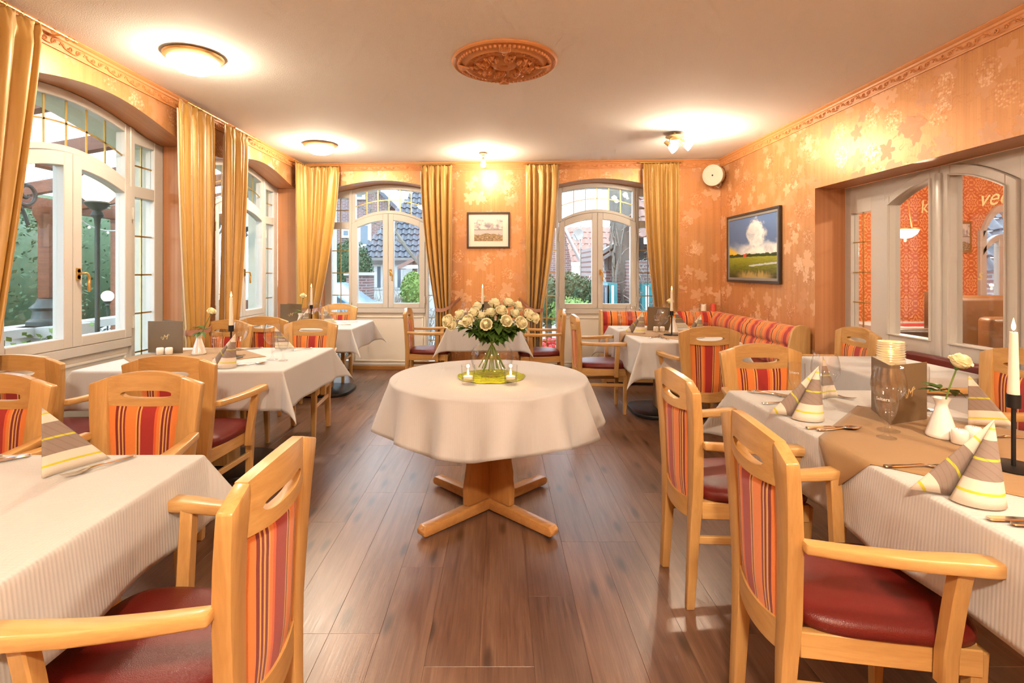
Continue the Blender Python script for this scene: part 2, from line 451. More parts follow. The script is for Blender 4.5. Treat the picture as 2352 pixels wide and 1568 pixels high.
MT = {}
MT['wallpaper'] = m_wallpaper(); MT['reveal'] = m_reveal(); MT['damask'] = m_damask()
MT['ceiling'] = m_plaster('white_ceiling_plaster', (0.90, 0.87, 0.82))
MT['cornice'] = simple('orange_cornice_paint', (0.66, 0.29, 0.10), 0.5, var=0.06)
MT['floor'] = m_floor()
MT['oak_z'] = wood('honey_oak_upright', (0.60, 0.355, 0.125), (0.47, 0.255, 0.078), 'z', 0.34, coat=0.25)
MT['oak_x'] = wood('honey_oak_crosswise', (0.60, 0.355, 0.125), (0.47, 0.255, 0.078), 'x', 0.34, coat=0.25)
MT['oak_y'] = wood('honey_oak_lengthwise', (0.62, 0.37, 0.132), (0.49, 0.265, 0.082), 'y', 0.34, coat=0.25)
MT['alder_z'] = wood('reddish_beech_upright', (0.55, 0.28, 0.09), (0.44, 0.205, 0.058), 'z', 0.35, coat=0.2)
MT['alder_x'] = wood('reddish_beech_lengthwise', (0.55, 0.28, 0.09), (0.44, 0.205, 0.058), 'x', 0.35, coat=0.2)
MT['stripe'] = m_stripe('striped_upholstery', SEQ)
MT['stripe_b'] = m_stripe('striped_bench_upholstery', SEQ_B, 'p', 0.30)
MT['leather'] = m_leather()
MT['linen'] = m_cloth('cream_table_linen', (0.54, 0.54, 0.535))
MT['linen_rib'] = m_cloth('ribbed_cream_linen', (0.53, 0.525, 0.51), 0.2)
MT['runner'] = m_cloth('caramel_overlay_linen', (0.32, 0.185, 0.072))
MT['curtain'] = m_curtain()
MT['lining'] = simple('curtain_edge_lining', (0.66, 0.56, 0.44), 0.7)
MT['tie'] = simple('dusty_rose_tie_ribbon', (0.40, 0.20, 0.14), 0.35)
MT['brass'] = simple('polished_brass', (0.70, 0.46, 0.15), 0.32, 0.85)
MT['gold'] = simple('gold_bar', (0.50, 0.36, 0.12), 0.35, 0.7)
MT['white'] = simple('white_lacquer', (0.61, 0.59, 0.55), 0.32)
MT['white2'] = simple('white_panel_paint', (0.80, 0.76, 0.68), 0.45)
MT['pane'] = glassy('window_glass', (0.975, 0.99, 0.99), 0.05, gain=0.8)
MT['glass'] = glassy('clear_drinking_glass', (0.997, 0.997, 0.997), 0.055, 0.25, gain=0.4)
MT['water'] = glassy('water_in_glass', (0.95, 0.98, 0.94), 0.03, 0.3)
MT['black'] = simple('black_metal', (0.012, 0.012, 0.013), 0.38, 0.3)
MT['steel'] = simple('brushed_steel', (0.55, 0.53, 0.50), 0.22, 1.0)
MT['silver'] = simple('polished_cutlery', (0.66, 0.63, 0.58), 0.16, 1.0)
MT['menu'] = simple('olive_brown_menu_board', (0.165, 0.115, 0.062), 0.5, var=0.05)
MT['porcelain'] = simple('white_porcelain', (0.86, 0.83, 0.78), 0.18, coat=0.4)
MT['wax'] = simple('ivory_wax', (0.86, 0.78, 0.64), 0.45, sub=0.3)
MT['red_wax'] = simple('coral_wax', (0.72, 0.10, 0.06), 0.5, sub=0.2)
MT['flame'] = emit('candle_flame', (1.0, 0.62, 0.22), 14.0)
MT['wick'] = simple('burnt_wick', (0.02, 0.015, 0.01), 0.9)
MT['petal'] = simple('cream_rose_petal', (0.93, 0.88, 0.62), 0.6, var=0.06, nscale=30.0, sub=0.15)
MT['leaf'] = simple('rose_leaf_green', (0.050, 0.115, 0.016), 0.42, var=0.35, nscale=14.0)
MT['stem'] = simple('rose_stem_green', (0.13, 0.20, 0.035), 0.5)
MT['lime'] = simple('lime_paper_cord', (0.42, 0.45, 0.022), 0.8, var=0.2, nscale=60.0)
MT['napkin'] = m_napkin()
MT['dome'] = emit('shade_glass_lit', (1.0, 0.90, 0.72), 7.0)
MT['globe'] = emit('garden_globe_lit', (1.0, 0.90, 0.66), 1.5)
MT['speaker'] = simple('cream_speaker_plastic', (0.78, 0.71, 0.58), 0.45)
MT['grille'] = simple('cream_speaker_grille', (0.72, 0.65, 0.52), 0.7, bump=0.3, bscale=500.0)
MT['frame_dark'] = simple('anthracite_picture_frame', (0.040, 0.038, 0.036), 0.4)
MT['frame_grey'] = simple('grey_inner_frame', (0.24, 0.235, 0.22), 0.4)
MT['mat'] = simple('cream_picture_mount', (0.80, 0.74, 0.62), 0.8)
MT['pic_sky'] = m_land('sky'); MT['pic_sea'] = m_land('sea')
MT['base'] = wood('oak_baseboard', (0.46, 0.225, 0.065), (0.34, 0.15, 0.04), 'x', 0.4)
MT['redwood'] = wood('red_stained_timber', (0.21, 0.068, 0.030), (0.12, 0.036, 0.016), 'x', 0.55)
MT['iron'] = simple('green_black_cast_iron', (0.055, 0.062, 0.055), 0.5, 0.2, var=0.3)
MT['stone'] = simple('grey_stone', (0.42, 0.40, 0.37), 0.9, var=0.15)
MT['cream_out'] = simple('cream_exterior_render', (0.62, 0.59, 0.49), 0.9)
MT['render'] = simple('white_house_render', (0.56, 0.57, 0.57), 0.9)
MT['brick'] = m_brick('purple_red_clinker', (0.14, 0.075, 0.072), (0.19, 0.105, 0.098), (0.26, 0.235, 0.23))
MT['brick2'] = m_brick('weathered_red_brick', (0.17, 0.06, 0.045), (0.22, 0.085, 0.065), (0.28, 0.25, 0.23), plane='yz')
MT['rooft'] = simple('slate_grey_roof_tile', (0.075, 0.085, 0.105), 0.55, var=0.2)
MT['rooft2'] = simple('pale_red_roof_tile', (0.24, 0.135, 0.11), 0.7, var=0.2)
MT['hedge'] = simple('dark_hedge_leaf', (0.045, 0.085, 0.035), 0.7, var=0.4, nscale=25.0)
MT['bush'] = simple('light_shrub_leaf', (0.15, 0.24, 0.055), 0.7, var=0.4, nscale=25.0)
MT['twig'] = simple('bare_grey_twig', (0.21, 0.19, 0.16), 0.9)
MT['bark'] = simple('ivy_grey_bark', (0.15, 0.135, 0.115), 0.95, var=0.4, nscale=18.0, bump=0.6, bscale=25.0)
MT['asphalt'] = simple('grey_paving', (0.32, 0.32, 0.32), 0.9, var=0.15)
MT['grass'] = simple('garden_ground', (0.22, 0.24, 0.15), 0.95, var=0.3)
MT['carpaint'] = simple('silver_blue_car_paint', (0.30, 0.42, 0.55), 0.2, 0.5)
MT['cartyre'] = simple('tyre_rubber', (0.02, 0.02, 0.02), 0.8)
MT['dkglass'] = simple('dark_window_glass', (0.10, 0.14, 0.18), 0.08)
_nt = NT('frosted_canopy_sheet'); _a = _nt.n('ShaderNodeBsdfTranslucent'); _a.inputs[0].default_value = (0.86, 0.92, 0.95, 1); _b = _nt.n('ShaderNodeBsdfTransparent'); _b.inputs[0].default_value = (0.9, 0.95, 0.97, 1)
_c = _nt.n('ShaderNodeMixShader'); _c.inputs[0].default_value = 0.45; _nt.t.links.new(_a.outputs[0], _c.inputs[1]); _nt.t.links.new(_b.outputs[0], _c.inputs[2]); _nt.t.links.new(_c.outputs[0], _nt.out.inputs[0])
MT['roofglass'] = _nt.m
MT['brownleather'] = simple('brown_leather', (0.20, 0.085, 0.030), 0.4)
MT['darkwood'] = simple('dark_stained_wood', (0.07, 0.033, 0.016), 0.4)
MT['redcloth'] = simple('red_cloth', (0.45, 0.03, 0.03), 0.8)
MT['oldwood'] = simple('weathered_grey_boards', (0.20, 0.195, 0.19), 0.9, var=0.2)
MT['goldink'] = simple('gold_foil_print', (0.72, 0.56, 0.27), 0.4, 0.4)
MT['etch'] = simple('white_glass_print', (0.85, 0.85, 0.83), 0.7)
MT['teal'] = simple('teal_glazed_pot', (0.03, 0.20, 0.22), 0.3)
MT['redflower'] = simple('red_geranium', (0.62, 0.05, 0.05), 0.7)
# ------------------------------------------------------------------ room shell
def arch(e, zs, rise):
    return lambda u: zs + rise*max(0.0, cos(pi/2*min(1.0, abs(u)/(0.93*e))))**1.4
def build_wall(name, u0, u1, ops, rd, loc, rot, mat=None):
    """ops: (centre, half width, top function).  Wall face at y=0, niches open to the floor, y outward."""
    mb = MB(); rv = MB(); ex = MB()
    cur = u0
    for uc, e, top in sorted(ops, key=lambda o: o[0]):
        mb.add([(cur,0,0),(uc-e,0,0),(uc-e,0,H),(cur,0,H)], [(0,1,2,3)])
        N = 48
        us = [uc-e+2*e*i/N for i in range(N+1)]
        mb.grid([[(u,0,top(u-uc)) for u in us], [(u,0,H) for u in us]])
        rv.grid([[(u,0,top(u-uc)) for u in us], [(u,rd,top(u-uc)) for u in us]])
        for sgn in (-1, 1):
            u = uc+sgn*e; rv.add([(u,0,0),(u,rd,0),(u,rd,top(sgn*e)),(u,0,top(sgn*e))], [(0,1,2,3)])
        cur = uc+e
    mb.add([(cur,0,0),(u1,0,0),(u1,0,H),(cur,0,H)], [(0,1,2,3)])
    w = struct(name, mb, mat or MT['wallpaper'], loc, rot, recalc=False)
    if rv.v: obj('window_reveal', rv, MT['reveal'], w, recalc=False)
    if ops:                                    # outer masonry leaf
        a, b = rd+0.075, rd+0.36; cur = u0
        for uc, e, top in sorted(ops, key=lambda o: o[0]):
            e2 = e-0.03
            ex.box(cur, uc-e2, a, b, -0.5, H+0.3)
            ex.strip(uc-e2, uc+e2, lambda u: top(u-uc)-0.03, H+0.3, a, b, 24)
            cur = uc+e2
        ex.box(cur, u1, a, b, -0.5, H+0.3)
        obj('outer_masonry', ex, MT['cream_out'], w, smooth=False)
    return w
AR_L = arch(0.943, 2.365, 0.135); AR_B = arch(0.87, 2.375, 0.112)
FLAT = lambda u: 2.043
LW = [(3.404, 0.943, AR_L), (5.645, 0.943, AR_L)]
BWN = [(-1.515, 0.87, AR_B), (1.266, 0.87, AR_B)]
build_wall('wall_left', YF, 6.75, LW, 0.24, (XL,0,0), pi/2)
build_wall('wall_back', XL-0.01, XR+0.01, BWN, 0.33, (0,YB,0), AL)
mb = MB(); rv = MB()
for a, b, z0 in ((-6.475, -4.525, 0), (-4.525, -2.535, 2.043), (-2.535, -YF, 0)):
    mb.add([(a,0,z0),(b,0,z0),(b,0,H),(a,0,H)], [(0,1,2,3)])
rv.add([(-4.525,0,2.043),(-2.535,0,2.043),(-2.535,0.26,2.043),(-4.525,0.26,2.043)], [(0,1,2,3)])
for u in (-4.525, -2.535): rv.add([(u,0,0),(u,0.26,0),(u,0.26,2.043),(u,0,2.043)], [(0,1,2,3)])
wall_right = struct('wall_right', mb, MT['wallpaper'], (XR,0,0), -pi/2, recalc=False)
obj('doorway_reveal', rv, MT['reveal'], wall_right, recalc=False)
mb = MB()
mb.box(-7.2, -4.54, 0.02, 0.20, 0, H); mb.box(-2.52, 1.9, 0.02, 0.20, 0, H); mb.box(-4.525, -2.535, 0.02, 0.20, 2.06, H)
obj('wall_core', mb, MT['cream_out'], wall_right, smooth=False)
mb = MB().box(-3.0, 3.2, YF-0.1, YF, 0, H); struct('wall_front', mb, MT['wallpaper'], smooth=False)
# ceiling with plaster, and the roof above it
ceiling = struct('ceiling', MB().box(-3.3, 7.5, YF-0.2, 7.6, H, H+0.12), MT['ceiling'], smooth=False)

# floor: slab + single planks
floor = struct('floor', MB().box(-3.02, 7.5, YF-0.1, 7.3, -0.10, -0.003), MT['floor'], smooth=False)
random.seed(5)
PW, PL = 0.186, 1.22
pm = MB().box(-PW/2+0.0002, PW/2-0.0002, 0.0002, PL-0.0002, -0.0025, 0.0).mesh('plank', bevel=0.0006, bseg=1, smooth=False)
ncol = int((3.02+2.86)/PW)+1; offs = [0.0, 0.43, 0.81, 0.22, 0.65, 1.02]
for i in range(ncol):
    x = -2.86 + PW*(i+0.5)
    y = 1.35 - offs[(i*5+i//3) % 6]
    while y < 7.05:
        ln = min(PL, 7.12-y)
        o = obj('plank', pm, MT['floor'], floor, (x, y, 0.0)); o.scale = (1, ln/PL, 1); y += PL
# carpet of the rest (behind the camera) is the slab itself

# cornice with scroll relief
PROF = [(0.0,H-0.098),(0.010,H-0.098),(0.012,H-0.088),(0.007,H-0.084),(0.013,H-0.040),(0.020,H-0.034),(0.024,H-0.022),(0.034,H-0.016),(0.041,H-0.006),(0.041,H-0.001),(0.0,H-0.001)]
def spiral(cx, cz, r, turns, a0, sgn, y=-0.014, n=16):
    return [(cx+r*(1-0.78*i/n)*cos(a0+sgn*turns*2*pi*i/n), y, cz+r*(1-0.78*i/n)*sin(a0+sgn*turns*2*pi*i/n)) for i in range(n+1)]
def cornice(idx, u0, u1, loc, rot, wallp=None):
    mb = MB(); mb.loft([[(u0,-a,z) for a, z in PROF], [(u1,-a,z) for a, z in PROF]])
    c = struct('trim_%d' % idx, mb, MT['cornice'], loc, rot, angle=25)
    rl = MB(); u = u0+0.1; zc = H-0.062
    while u < u1-0.1:
        rl.tube(spiral(u, zc+0.002, 0.017, 1.2, pi, 1), 0.0028, 4)
        rl.tube(spiral(u+0.055, zc-0.002, 0.017, 1.2, 0, 1), 0.0028, 4)
        rl.tube([(u-0.02, -0.013, zc-0.012), (u+0.012, -0.013, zc-0.019), (u+0.045, -0.013, zc-0.018)], 0.003, 4)
        rl.tube([(u+0.07, -0.013, zc+0.012), (u+0.10, -0.014, zc+0.018), (u+0.135, -0.013, zc-0.010), (u+0.16, -0.013, zc-0.014)], 0.003, 4)
        for k in range(5):
            a = pi*(0.1+0.2*k); rl.ball((u+0.118+0.016*cos(a), -0.012, zc-0.006+0.020*sin(a)), 0.0075, 0.005, 0.0055, 5, 3)
        u += 0.175
    r = obj('scroll_relief', rl, MT['cornice'], c); r['kind'] = 'stuff'
    return c
cornice(1, YF, 6.70, (XL,0,0), pi/2)
cornice(2, XL, XR, (0,YB,0), AL)
cornice(3, -6.46, -YF, (XR,0,0), -pi/2)
cornice(4, -XR, -XL, (0,YF,0), pi)

# baseboards
def baseboard(name, segs, loc, rot):
    mb = MB()
    for u0, u1, y0, y1 in segs: mb.box(u0, u1, y0, y1, 0, 0.055)
    return struct(name, mb, MT['base'], loc, rot, bevel=0.004, bseg=1)
baseboard('baseboard_left', [(YF,2.461,-0.014,0.0),(4.347,4.702,-0.014,0.0),(6.588,6.70,-0.014,0.0)], (XL,0,0), pi/2)
baseboard('baseboard_back', [(XL,-2.385,-0.014,0.0),(-0.645,0.396,-0.014,0.0),(2.136,XR,-0.014,0.0),(-2.05,-0.99,0.315,0.33),(0.73,1.80,0.315,0.33)], (0,YB,0), AL)
baseboard('baseboard_right', [(-6.45,-4.525,-0.014,0.0),(-2.535,-YF,-0.014,0.0)], (XR,0,0), -pi/2)

# ------------------------------------------------------------------ arched windows
def handle_mesh():
    mb = MB()
    mb.tube([(0,-0.001,0.03),(0,-0.010,0.03)], [0.016,0.014], 12); mb.tube([(0,-0.001,-0.01),(0,-0.010,-0.01)], [0.016,0.014], 12)
    mb.box(-0.014,0.014,-0.010,-0.001,-0.03,0.05)
    mb.tube(smooth_path([(0,-0.008,0.015),(0,-0.045,0.016),(0.018,-0.052,0.012),(0.032,-0.052,-0.02),(0.030,-0.050,-0.06),(0.034,-0.050,-0.105)],5), 
            [0.0075]*10+[0.0085]*8+[0.010]*7+[0.006], 8)
    return mb.mesh('handle', angle=50)
HM = None
def window(idx, uc, hs, g0, g1, e, top, rd, loc, rot):
    global HM
    W = bpy.data.objects.new('window_%d' % idx, None); COL.objects.link(W); W['kind'] = 'structure'
    W.location = Vector(loc) + Matrix.Rotation(rot, 3, 'Z') @ Vector((uc,0,0)); W.rotation_euler = (0,0,rot)
    a, b = rd, rd+0.075
    fh = hs-0.045                                   # half width of the fanlight
    fan_lo = lambda u: 2.14-0.12*(u/fh)**2
    sash_t = lambda u: 2.098-0.135*(u/hs)**2
    fan_hi = lambda u: top(u)-0.062
    fr = MB()
    for s in (-1, 1):
        fr.strip(*sorted((s*g1, s*e)), 0.0, top, a, b, 6)
        fr.strip(*sorted((s*hs, s*g0)), 0.0, top, a-0.008, b, 4)
        fr.strip(*sorted((s*g0, s*g1)), 2.305, top, a, b, 8)
        fr.strip(*sorted((s*g0, s*g1)), 1.895, 1.985, a, b)
        fr.strip(*sorted((s*g0, s*g1)), 0.0, 0.12, a, b)
        fr.strip(*sorted((s*fh, s*hs)), lambda u: sash_t(u)-0.0, top, a, b, 4)
    fr.strip(-fh, fh, fan_hi, top, a, b, 28)
    fr.strip(-fh, fh, sash_t, fan_lo, a, b, 28)
    fr.strip(-hs, hs, 0.765, 0.83, a-0.02, b)
    fr.strip(-hs, hs, 0.055, 0.085, a-0.004, b); fr.strip(-hs, hs, 0.0, 0.055, a+0.01, b)
    obj('frame', fr, MT['white'], W, bevel=0.004, bseg=1, angle=30)
    # panel below the casements with its mouldings
    pn = MB().box(-hs, hs, a+0.012, b, 0.085, 0.765)
    obj('panel', pn, MT['white2'], W, smooth=False)
    ml = MB()
    for x0, x1, z0, z1 in ((-hs+0.03, hs-0.03, 0.700, 0.722), (-hs+0.03, hs-0.03, 0.110, 0.128), (-hs+0.03, -hs+0.05, 0.128, 0.700), (hs-0.05, hs-0.03, 0.128, 0.700)):
        ml.box(x0, x1, a+0.001, a+0.014, z0, z1)
    obj('panel_moulding', ml, MT['white2'], W, bevel=0.004, bseg=2)
    # casements
    gt = lambda u: sash_t(u)-0.092
    for s in (-1, 1):
        lo, hi = (-hs+0.004, -0.002) if s < 0 else (0.002, hs-0.004)
        gi, go = 0.072, hs-0.078
        sm = MB()
        sm.strip(*sorted((s*go, s*(hs-0.004))), 0.832, lambda u: sash_t(u)-0.004, a-0.022, b-0.02, 4)
        sm.strip(*sorted((s*0.002, s*gi)), 0.832, lambda u: sash_t(u)-0.004, a-0.022, b-0.02, 3)
        sm.strip(*sorted((s*gi, s*go)), 0.832, 0.898, a-0.022, b-0.02)
        sm.strip(*sorted((s*gi, s*go)), gt, lambda u: sash_t(u)-0.004, a-0.022, b-0.02, 16)
        S = obj('casement', sm, MT['white'], W, bevel=0.004, bseg=1, angle=30)
        obj('pane', MB().strip(*sorted((s*gi, s*go)), 0.898, gt, a+0.022, a+0.027, 16), MT['pane'], S, angle=30)
        hg = MB()
        for z in (0.90, 1.72): hg.tube([(s*(hs-0.002), a-0.026, z), (s*(hs-0.002), a-0.026, z+0.09)], 0.008, 8)
        obj('hinge', hg, MT['white'], S)
        if s > 0:
            if HM is None: HM = handle_mesh()
            obj('handle', HM, MT['brass'], S, (0.034, a-0.022, 1.30))
    # fanlight and sidelights
    obj('pane', MB().strip(-fh, fh, fan_lo, fan_hi, a+0.03, a+0.035, 28), MT['pane'], W, angle=30)
    bars = MB(); y = a+0.024
    for k in range(1, 6):
        u = -fh+2*fh*k/6; bars.strip(u-0.007, u+0.007, fan_lo, fan_hi, y, y+0.005)
    mid = lambda u: 0.5*(fan_lo(u)+fan_hi(u))
    bars.strip(-fh, fh, lambda u: mid(u)-0.006, lambda u: mid(u)+0.006, y, y+0.005, 24)
    for s in (-1, 1):
        p, q = sorted((s*g0, s*g1)); c = (p+q)/2
        for z0, z1 in ((1.985, 2.305), (0.12, 1.895)):
            bars.box(c-0.006, c+0.006, y, y+0.005, z0, z1)
        for z in (2.145, 1.60, 1.30, 1.0, 0.70, 0.40): bars.box(p, q, y, y+0.005, z-0.006, z+0.006)
        obj('pane', MB().box(p, q, a+0.03, a+0.035, 1.985, 2.305), MT['pane'], W, smooth=False)
        obj('pane', MB().box(p, q, a+0.03, a+0.035, 0.12, 1.895), MT['pane'], W, smooth=False)
    obj('glazing_bars', bars, MT['gold'], W, smooth=False)
    return W
window(1, 3.404, 0.55, 0.596, 0.833, 0.943, AR_L, 0.24, (XL,0,0), pi/2)
window(2, 5.645, 0.55, 0.596, 0.833, 0.943, AR_L, 0.24, (XL,0,0), pi/2)
window(3, -1.515, 0.50, 0.54, 0.78, 0.87, AR_B, 0.33, (0,YB,0), AL)
window(4, 1.266, 0.505, 0.54, 0.78, 0.87, AR_B, 0.33, (0,YB,0), AL)

# ------------------------------------------------------------------ glazed double door in the right doorway
def text_mesh(body, size, extrude=0.0004, shear=0.0, name='lettering'):
    cu = bpy.data.curves.new(name, 'FONT'); cu.body = body; cu.size = size; cu.extrude = extrude; cu.shear = shear
    cu.align_x = 'CENTER'; cu.resolution_u = 3
    o = bpy.data.objects.new(name, cu); COL.objects.link(o)
    dg = bpy.context.evaluated_depsgraph_get()
    me = bpy.data.meshes.new_from_object(o.evaluated_get(dg)); bpy.data.objects.remove(o); me.name = name
    return me
def door():
    D = bpy.data.objects.new('door_1', None); COL.objects.link(D); D['kind'] = 'structure'
    D.location = (XR, 3.53, 0); D.rotation_euler = (0,0,-pi/2)
    a, b = 0.26, 0.33; hs, g0, g1, e = 0.53, 0.68, 0.92, 0.995
    gi, go = 0.080, 0.457
    gt = lambda u: 1.965-0.135*(u/0.457)**2
    dt = lambda u: gt(u)+0.075
    fr = MB()
    for s in (-1, 1):
        fr.strip(*sorted((s*g1, s*e)), 0, 2.042, a, b); fr.strip(*sorted((s*hs, s*g0)), 0, 2.042, a, b)
        fr.strip(*sorted((s*g0, s*g1)), 1.816, 2.042, a, b); fr.strip(*sorted((s*g0, s*g1)), 0, 0.80, a, b)
    fr.strip(-hs, hs, dt, 2.042, a, b, 20)
    obj('frame', fr, MT['white'], D, bevel=0.004, bseg=1, angle=30)
    bars = MB()
    for s in (-1, 1):
        dm = MB()
        top = lambda u: min(2.038, dt(u)-0.003)
        dm.strip(*sorted((s*go, s*(hs-0.003))), 0.01, top, a-0.02, b, 4); dm.strip(*sorted((s*0.002, s*gi)), 0.01, top, a-0.02, b, 3)
        dm.strip(*sorted((s*gi, s*go)), 0.01, 0.855, a-0.02, b); dm.strip(*sorted((s*gi, s*go)), gt, top, a-0.02, b, 16)
        L = obj('door_leaf', dm, MT['white'], D, bevel=0.004, bseg=1, angle=30)
        obj('pane', MB().strip(*sorted((s*gi, s*go)), 0.855, gt, a+0.03, a+0.035, 16), MT['pane'], L, angle=30)
        bd = MB()
        bd.strip(*sorted((s*(gi-0.012), s*gi)), 0.845, lambda u: gt(u)+0.01, a-0.032, a-0.018, 2); bd.strip(*sorted((s*go, s*(go+0.012))), 0.845, lambda u: gt(u)+0.01, a-0.032, a-0.018, 2)
        bd.strip(*sorted((s*gi, s*go)), 0.845, 0.857, a-0.032, a-0.018); bd.strip(*sorted((s*gi, s*go)), gt, lambda u: gt(u)+0.012, a-0.032, a-0.018, 16)
        obj('glazing_bead', bd, MT['white'], L, bevel=0.003, bseg=1)
        p, q = sorted((s*g0, s*g1)); c = (p+q)/2
        obj('pane', MB().box(p, q, a+0.03, a+0.035, 0.80, 1.816), MT['pane'], D, smooth=False)
        bars.box(c-0.004, c+0.004, a+0.02, a+0.028, 0.80, 1.816)
        for z in (1.57, 1.317, 1.067): bars.box(p, q, a+0.02, a+0.028, z-0.004, z+0.004)
    obj('glazing_bars', bars, MT['gold'], D, smooth=False)
    obj('astragal', MB().box(-0.022, 0.022, a-0.034, a-0.02, 0.01, 1.99), MT['white'], D, bevel=0.004)
    for body, size, u, z, sh in (('vee', 0.145, 0.335, 1.735, 0.35), ('k', 0.13, -0.185, 1.745, 0.1), ('&', 0.085, -0.13, 1.32, 0.2), ('s', 0.10, 0.245, 1.275, 0.3)):
        me = text_mesh(body, size, 0.0006, sh); me.materials.append(MT['goldink'])
        o = obj('gold_lettering', me, None, D, (u, a+0.028, z)); o.rotation_euler = (pi/2, 0, 0)
    return D
door()
# ------------------------------------------------------------------ chairs (front = +y)
def lerp(a, b, t): return a+(b-a)*t
def interp(keys, z):
    for (z0, *a), (z1, *b) in zip(keys, keys[1:]):
        if z <= z1:
            t = (z-z0)/(z1-z0); t = max(0, min(1, t))
            return [lerp(p, q, t) for p, q in zip(a, b)]
    return list(keys[-1][1:])
def bowy(x, k=0.022): return -k*(1-(x/0.15)**2)
def backy(z): return interp([(0,-0.235),(0.25,-0.222),(0.45,-0.214),(0.70,-0.222),(0.92,-0.243)], z)[0]
def make_chair():
    t = thing('dining_chair', 'x', 'chair')
    keys = [(0.0, 0.132, 0.166, 0.034), (0.25, 0.126, 0.170, 0.040), (0.36, 0.122, 0.177, 0.043), (0.46, 0.124, 0.188, 0.044), (0.66, 0.137, 0.211, 0.042), (0.80, 0.147, 0.226, 0.038), (0.90, 0.150, 0.234, 0.034)]
    for s in (-1, 1):
        mb = MB(); rings = []
        for z in (0.0, 0.12, 0.25, 0.36, 0.46, 0.56, 0.66, 0.76, 0.83, 0.868):
            i, o, th = interp(keys, z); y = backy(z)
            zi = z if z < 0.86 else 0.897
            rings.append([(s*i, y-th/2, zi), (s*o, y-th/2-0.004, z), (s*o, y+th/2-0.004, z), (s*i, y+th/2, zi)])
        mb.loft(rings)
        obj('back_post', mb, MT['oak_z'], t, bevel=0.006, bseg=2, angle=40)
    # top rail with grip slot
    xs = [-0.151+0.302*i/28 for i in range(29)]
    def rows(x):
        z0 = 0.782-0.010*(1-(x/0.15)**2); z1 = 0.897+0.019*(1-(x/0.15)**2)
        k = max(0.0, 1-(abs(x)/0.106)**4); mid = 0.828-0.006*(1-(x/0.15)**2)
        return z0, mid-0.017*sqrt(k), mid+0.015*sqrt(k), z1
    mb = MB()
    for lo, hi in ((0, 1), (2, 3)):
        rings = []
        for x in xs:
            r = rows(x); y = backy(0.84)+bowy(x)
            rings.append([(x,y-0.015,r[lo]),(x,y-0.015,r[hi]),(x,y+0.013,r[hi]),(x,y+0.013,r[lo])])
        mb.loft(rings)
    me = mb.mesh('top_rail', angle=50)
    obj('top_rail', me, MT['oak_x'], t)
    # upholstered panel
    rws = []; uvs = {}
    for sgn in (1, -1):
        R = []
        for i in range(13):
            z = 0.425+0.357*i/12
            half = interp([(0.40, 0.120), (0.46, 0.125), (0.66, 0.138), (0.80, 0.147)], z)[0]
            ed = max(0.0, 1-(abs(i-6)/6)**6)
            row = []
            for j in range(15):
                f = -1+2*j/14; x = f*half
                pad = 0.006+0.011*(max(0.0, 1-abs(f)**5))*ed
                zz = z - 0.012*(1-f*f)*(1 if i == 0 else 0) - (0.010*(1-f*f) if i == 12 else 0)
                row.append((x, backy(z)+bowy(x)+sgn*pad, zz))
            R.append(row)
        rws.append(R)
    mb = MB(); mb.grid(rws[0]); mb.grid(rws[1])
    for R0, R1 in ((rws[0][0], rws[1][0]), (rws[0][-1], rws[1][-1])): mb.grid([R0, R1])
    mb.grid([[r[0] for r in rws[0]], [r[0] for r in rws[1]]]); mb.grid([[r[-1] for r in rws[0]], [r[-1] for r in rws[1]]])
    def uvf(co):
        half = interp([(0.40, 0.120), (0.46, 0.125), (0.66, 0.138), (0.80, 0.147)], co.z)[0]
        return (0.5+0.495*max(-1, min(1, co.x/half)), co.z)
    obj('back_panel', mb, MT['stripe'], t, uvf=uvf, angle=60)
    # lower back rail
    mb = MB(); rings = []
    for i in range(13):
        x = -0.128+0.256*i/12; y = backy(0.4)+bowy(x, 0.020); zt = 0.428-0.012*(1-(x/0.128)**2); zb = 0.352-0.010*(1-(x/0.128)**2)
        rings.append([(x,y-0.014,zb),(x,y-0.014,zt),(x,y+0.012,zt),(x,y+0.012,zb)])
    mb.loft(rings); obj('lower_back_rail', mb, MT['oak_x'], t, angle=50)
    # seat frame, legs, stretchers
    for s in (-1, 1):
        m = MB(); m.loft([[(s*0.150,-0.20,0.362),(s*0.150,-0.20,0.428),(s*0.176,-0.20,0.428),(s*0.176,-0.20,0.362)], [(s*0.186,0.205,0.362),(s*0.186,0.205,0.428),(s*0.212,0.205,0.428),(s*0.212,0.205,0.362)]])
        obj('side_rail', m, MT['oak_y'], t, bevel=0.003, bseg=1)
        m = MB(); m.loft([[(s*(0.178+0.004*k)+d*w, 0.196+0.004*k+e*w, z) for d, e in ((-1,-1),(1,-1),(1,1),(-1,1))] for z, w, k in ((0.0,0.0145,0),(0.2,0.0175,1),(0.42,0.0205,2))])
        obj('front_leg', m, MT['oak_z'], t, bevel=0.004, bseg=1)
        m = MB(); m.loft([[(s*0.144,-0.222,0.258),(s*0.144,-0.222,0.288),(s*0.162,-0.222,0.288),(s*0.162,-0.222,0.258)], [(s*0.175,0.19,0.258),(s*0.175,0.19,0.288),(s*0.193,0.19,0.288),(s*0.193,0.19,0.258)]])
        obj('stretcher', m, MT['oak_y'], t, bevel=0.003, bseg=1)
        # arm post and arm
        m = MB(); m.loft([[(s*x-0.019*1, y-0.018, z),(s*x+0.019, y-0.018, z),(s*x+0.019, y+0.018, z),(s*x-0.019, y+0.018, z)] for x, y, z in ((0.224,0.108,0.352),(0.227,0.109,0.43),(0.246,0.113,0.56),(0.264,0.117,0.662))])
        obj('arm_post', m, MT['oak_z'], t, bevel=0.004, bseg=1)
        ctr = smooth_path([(0.216,-0.212,0.664),(0.236,-0.10,0.660),(0.256,0.02,0.659),(0.270,0.12,0.663),(0.279,0.195,0.664)], 5)
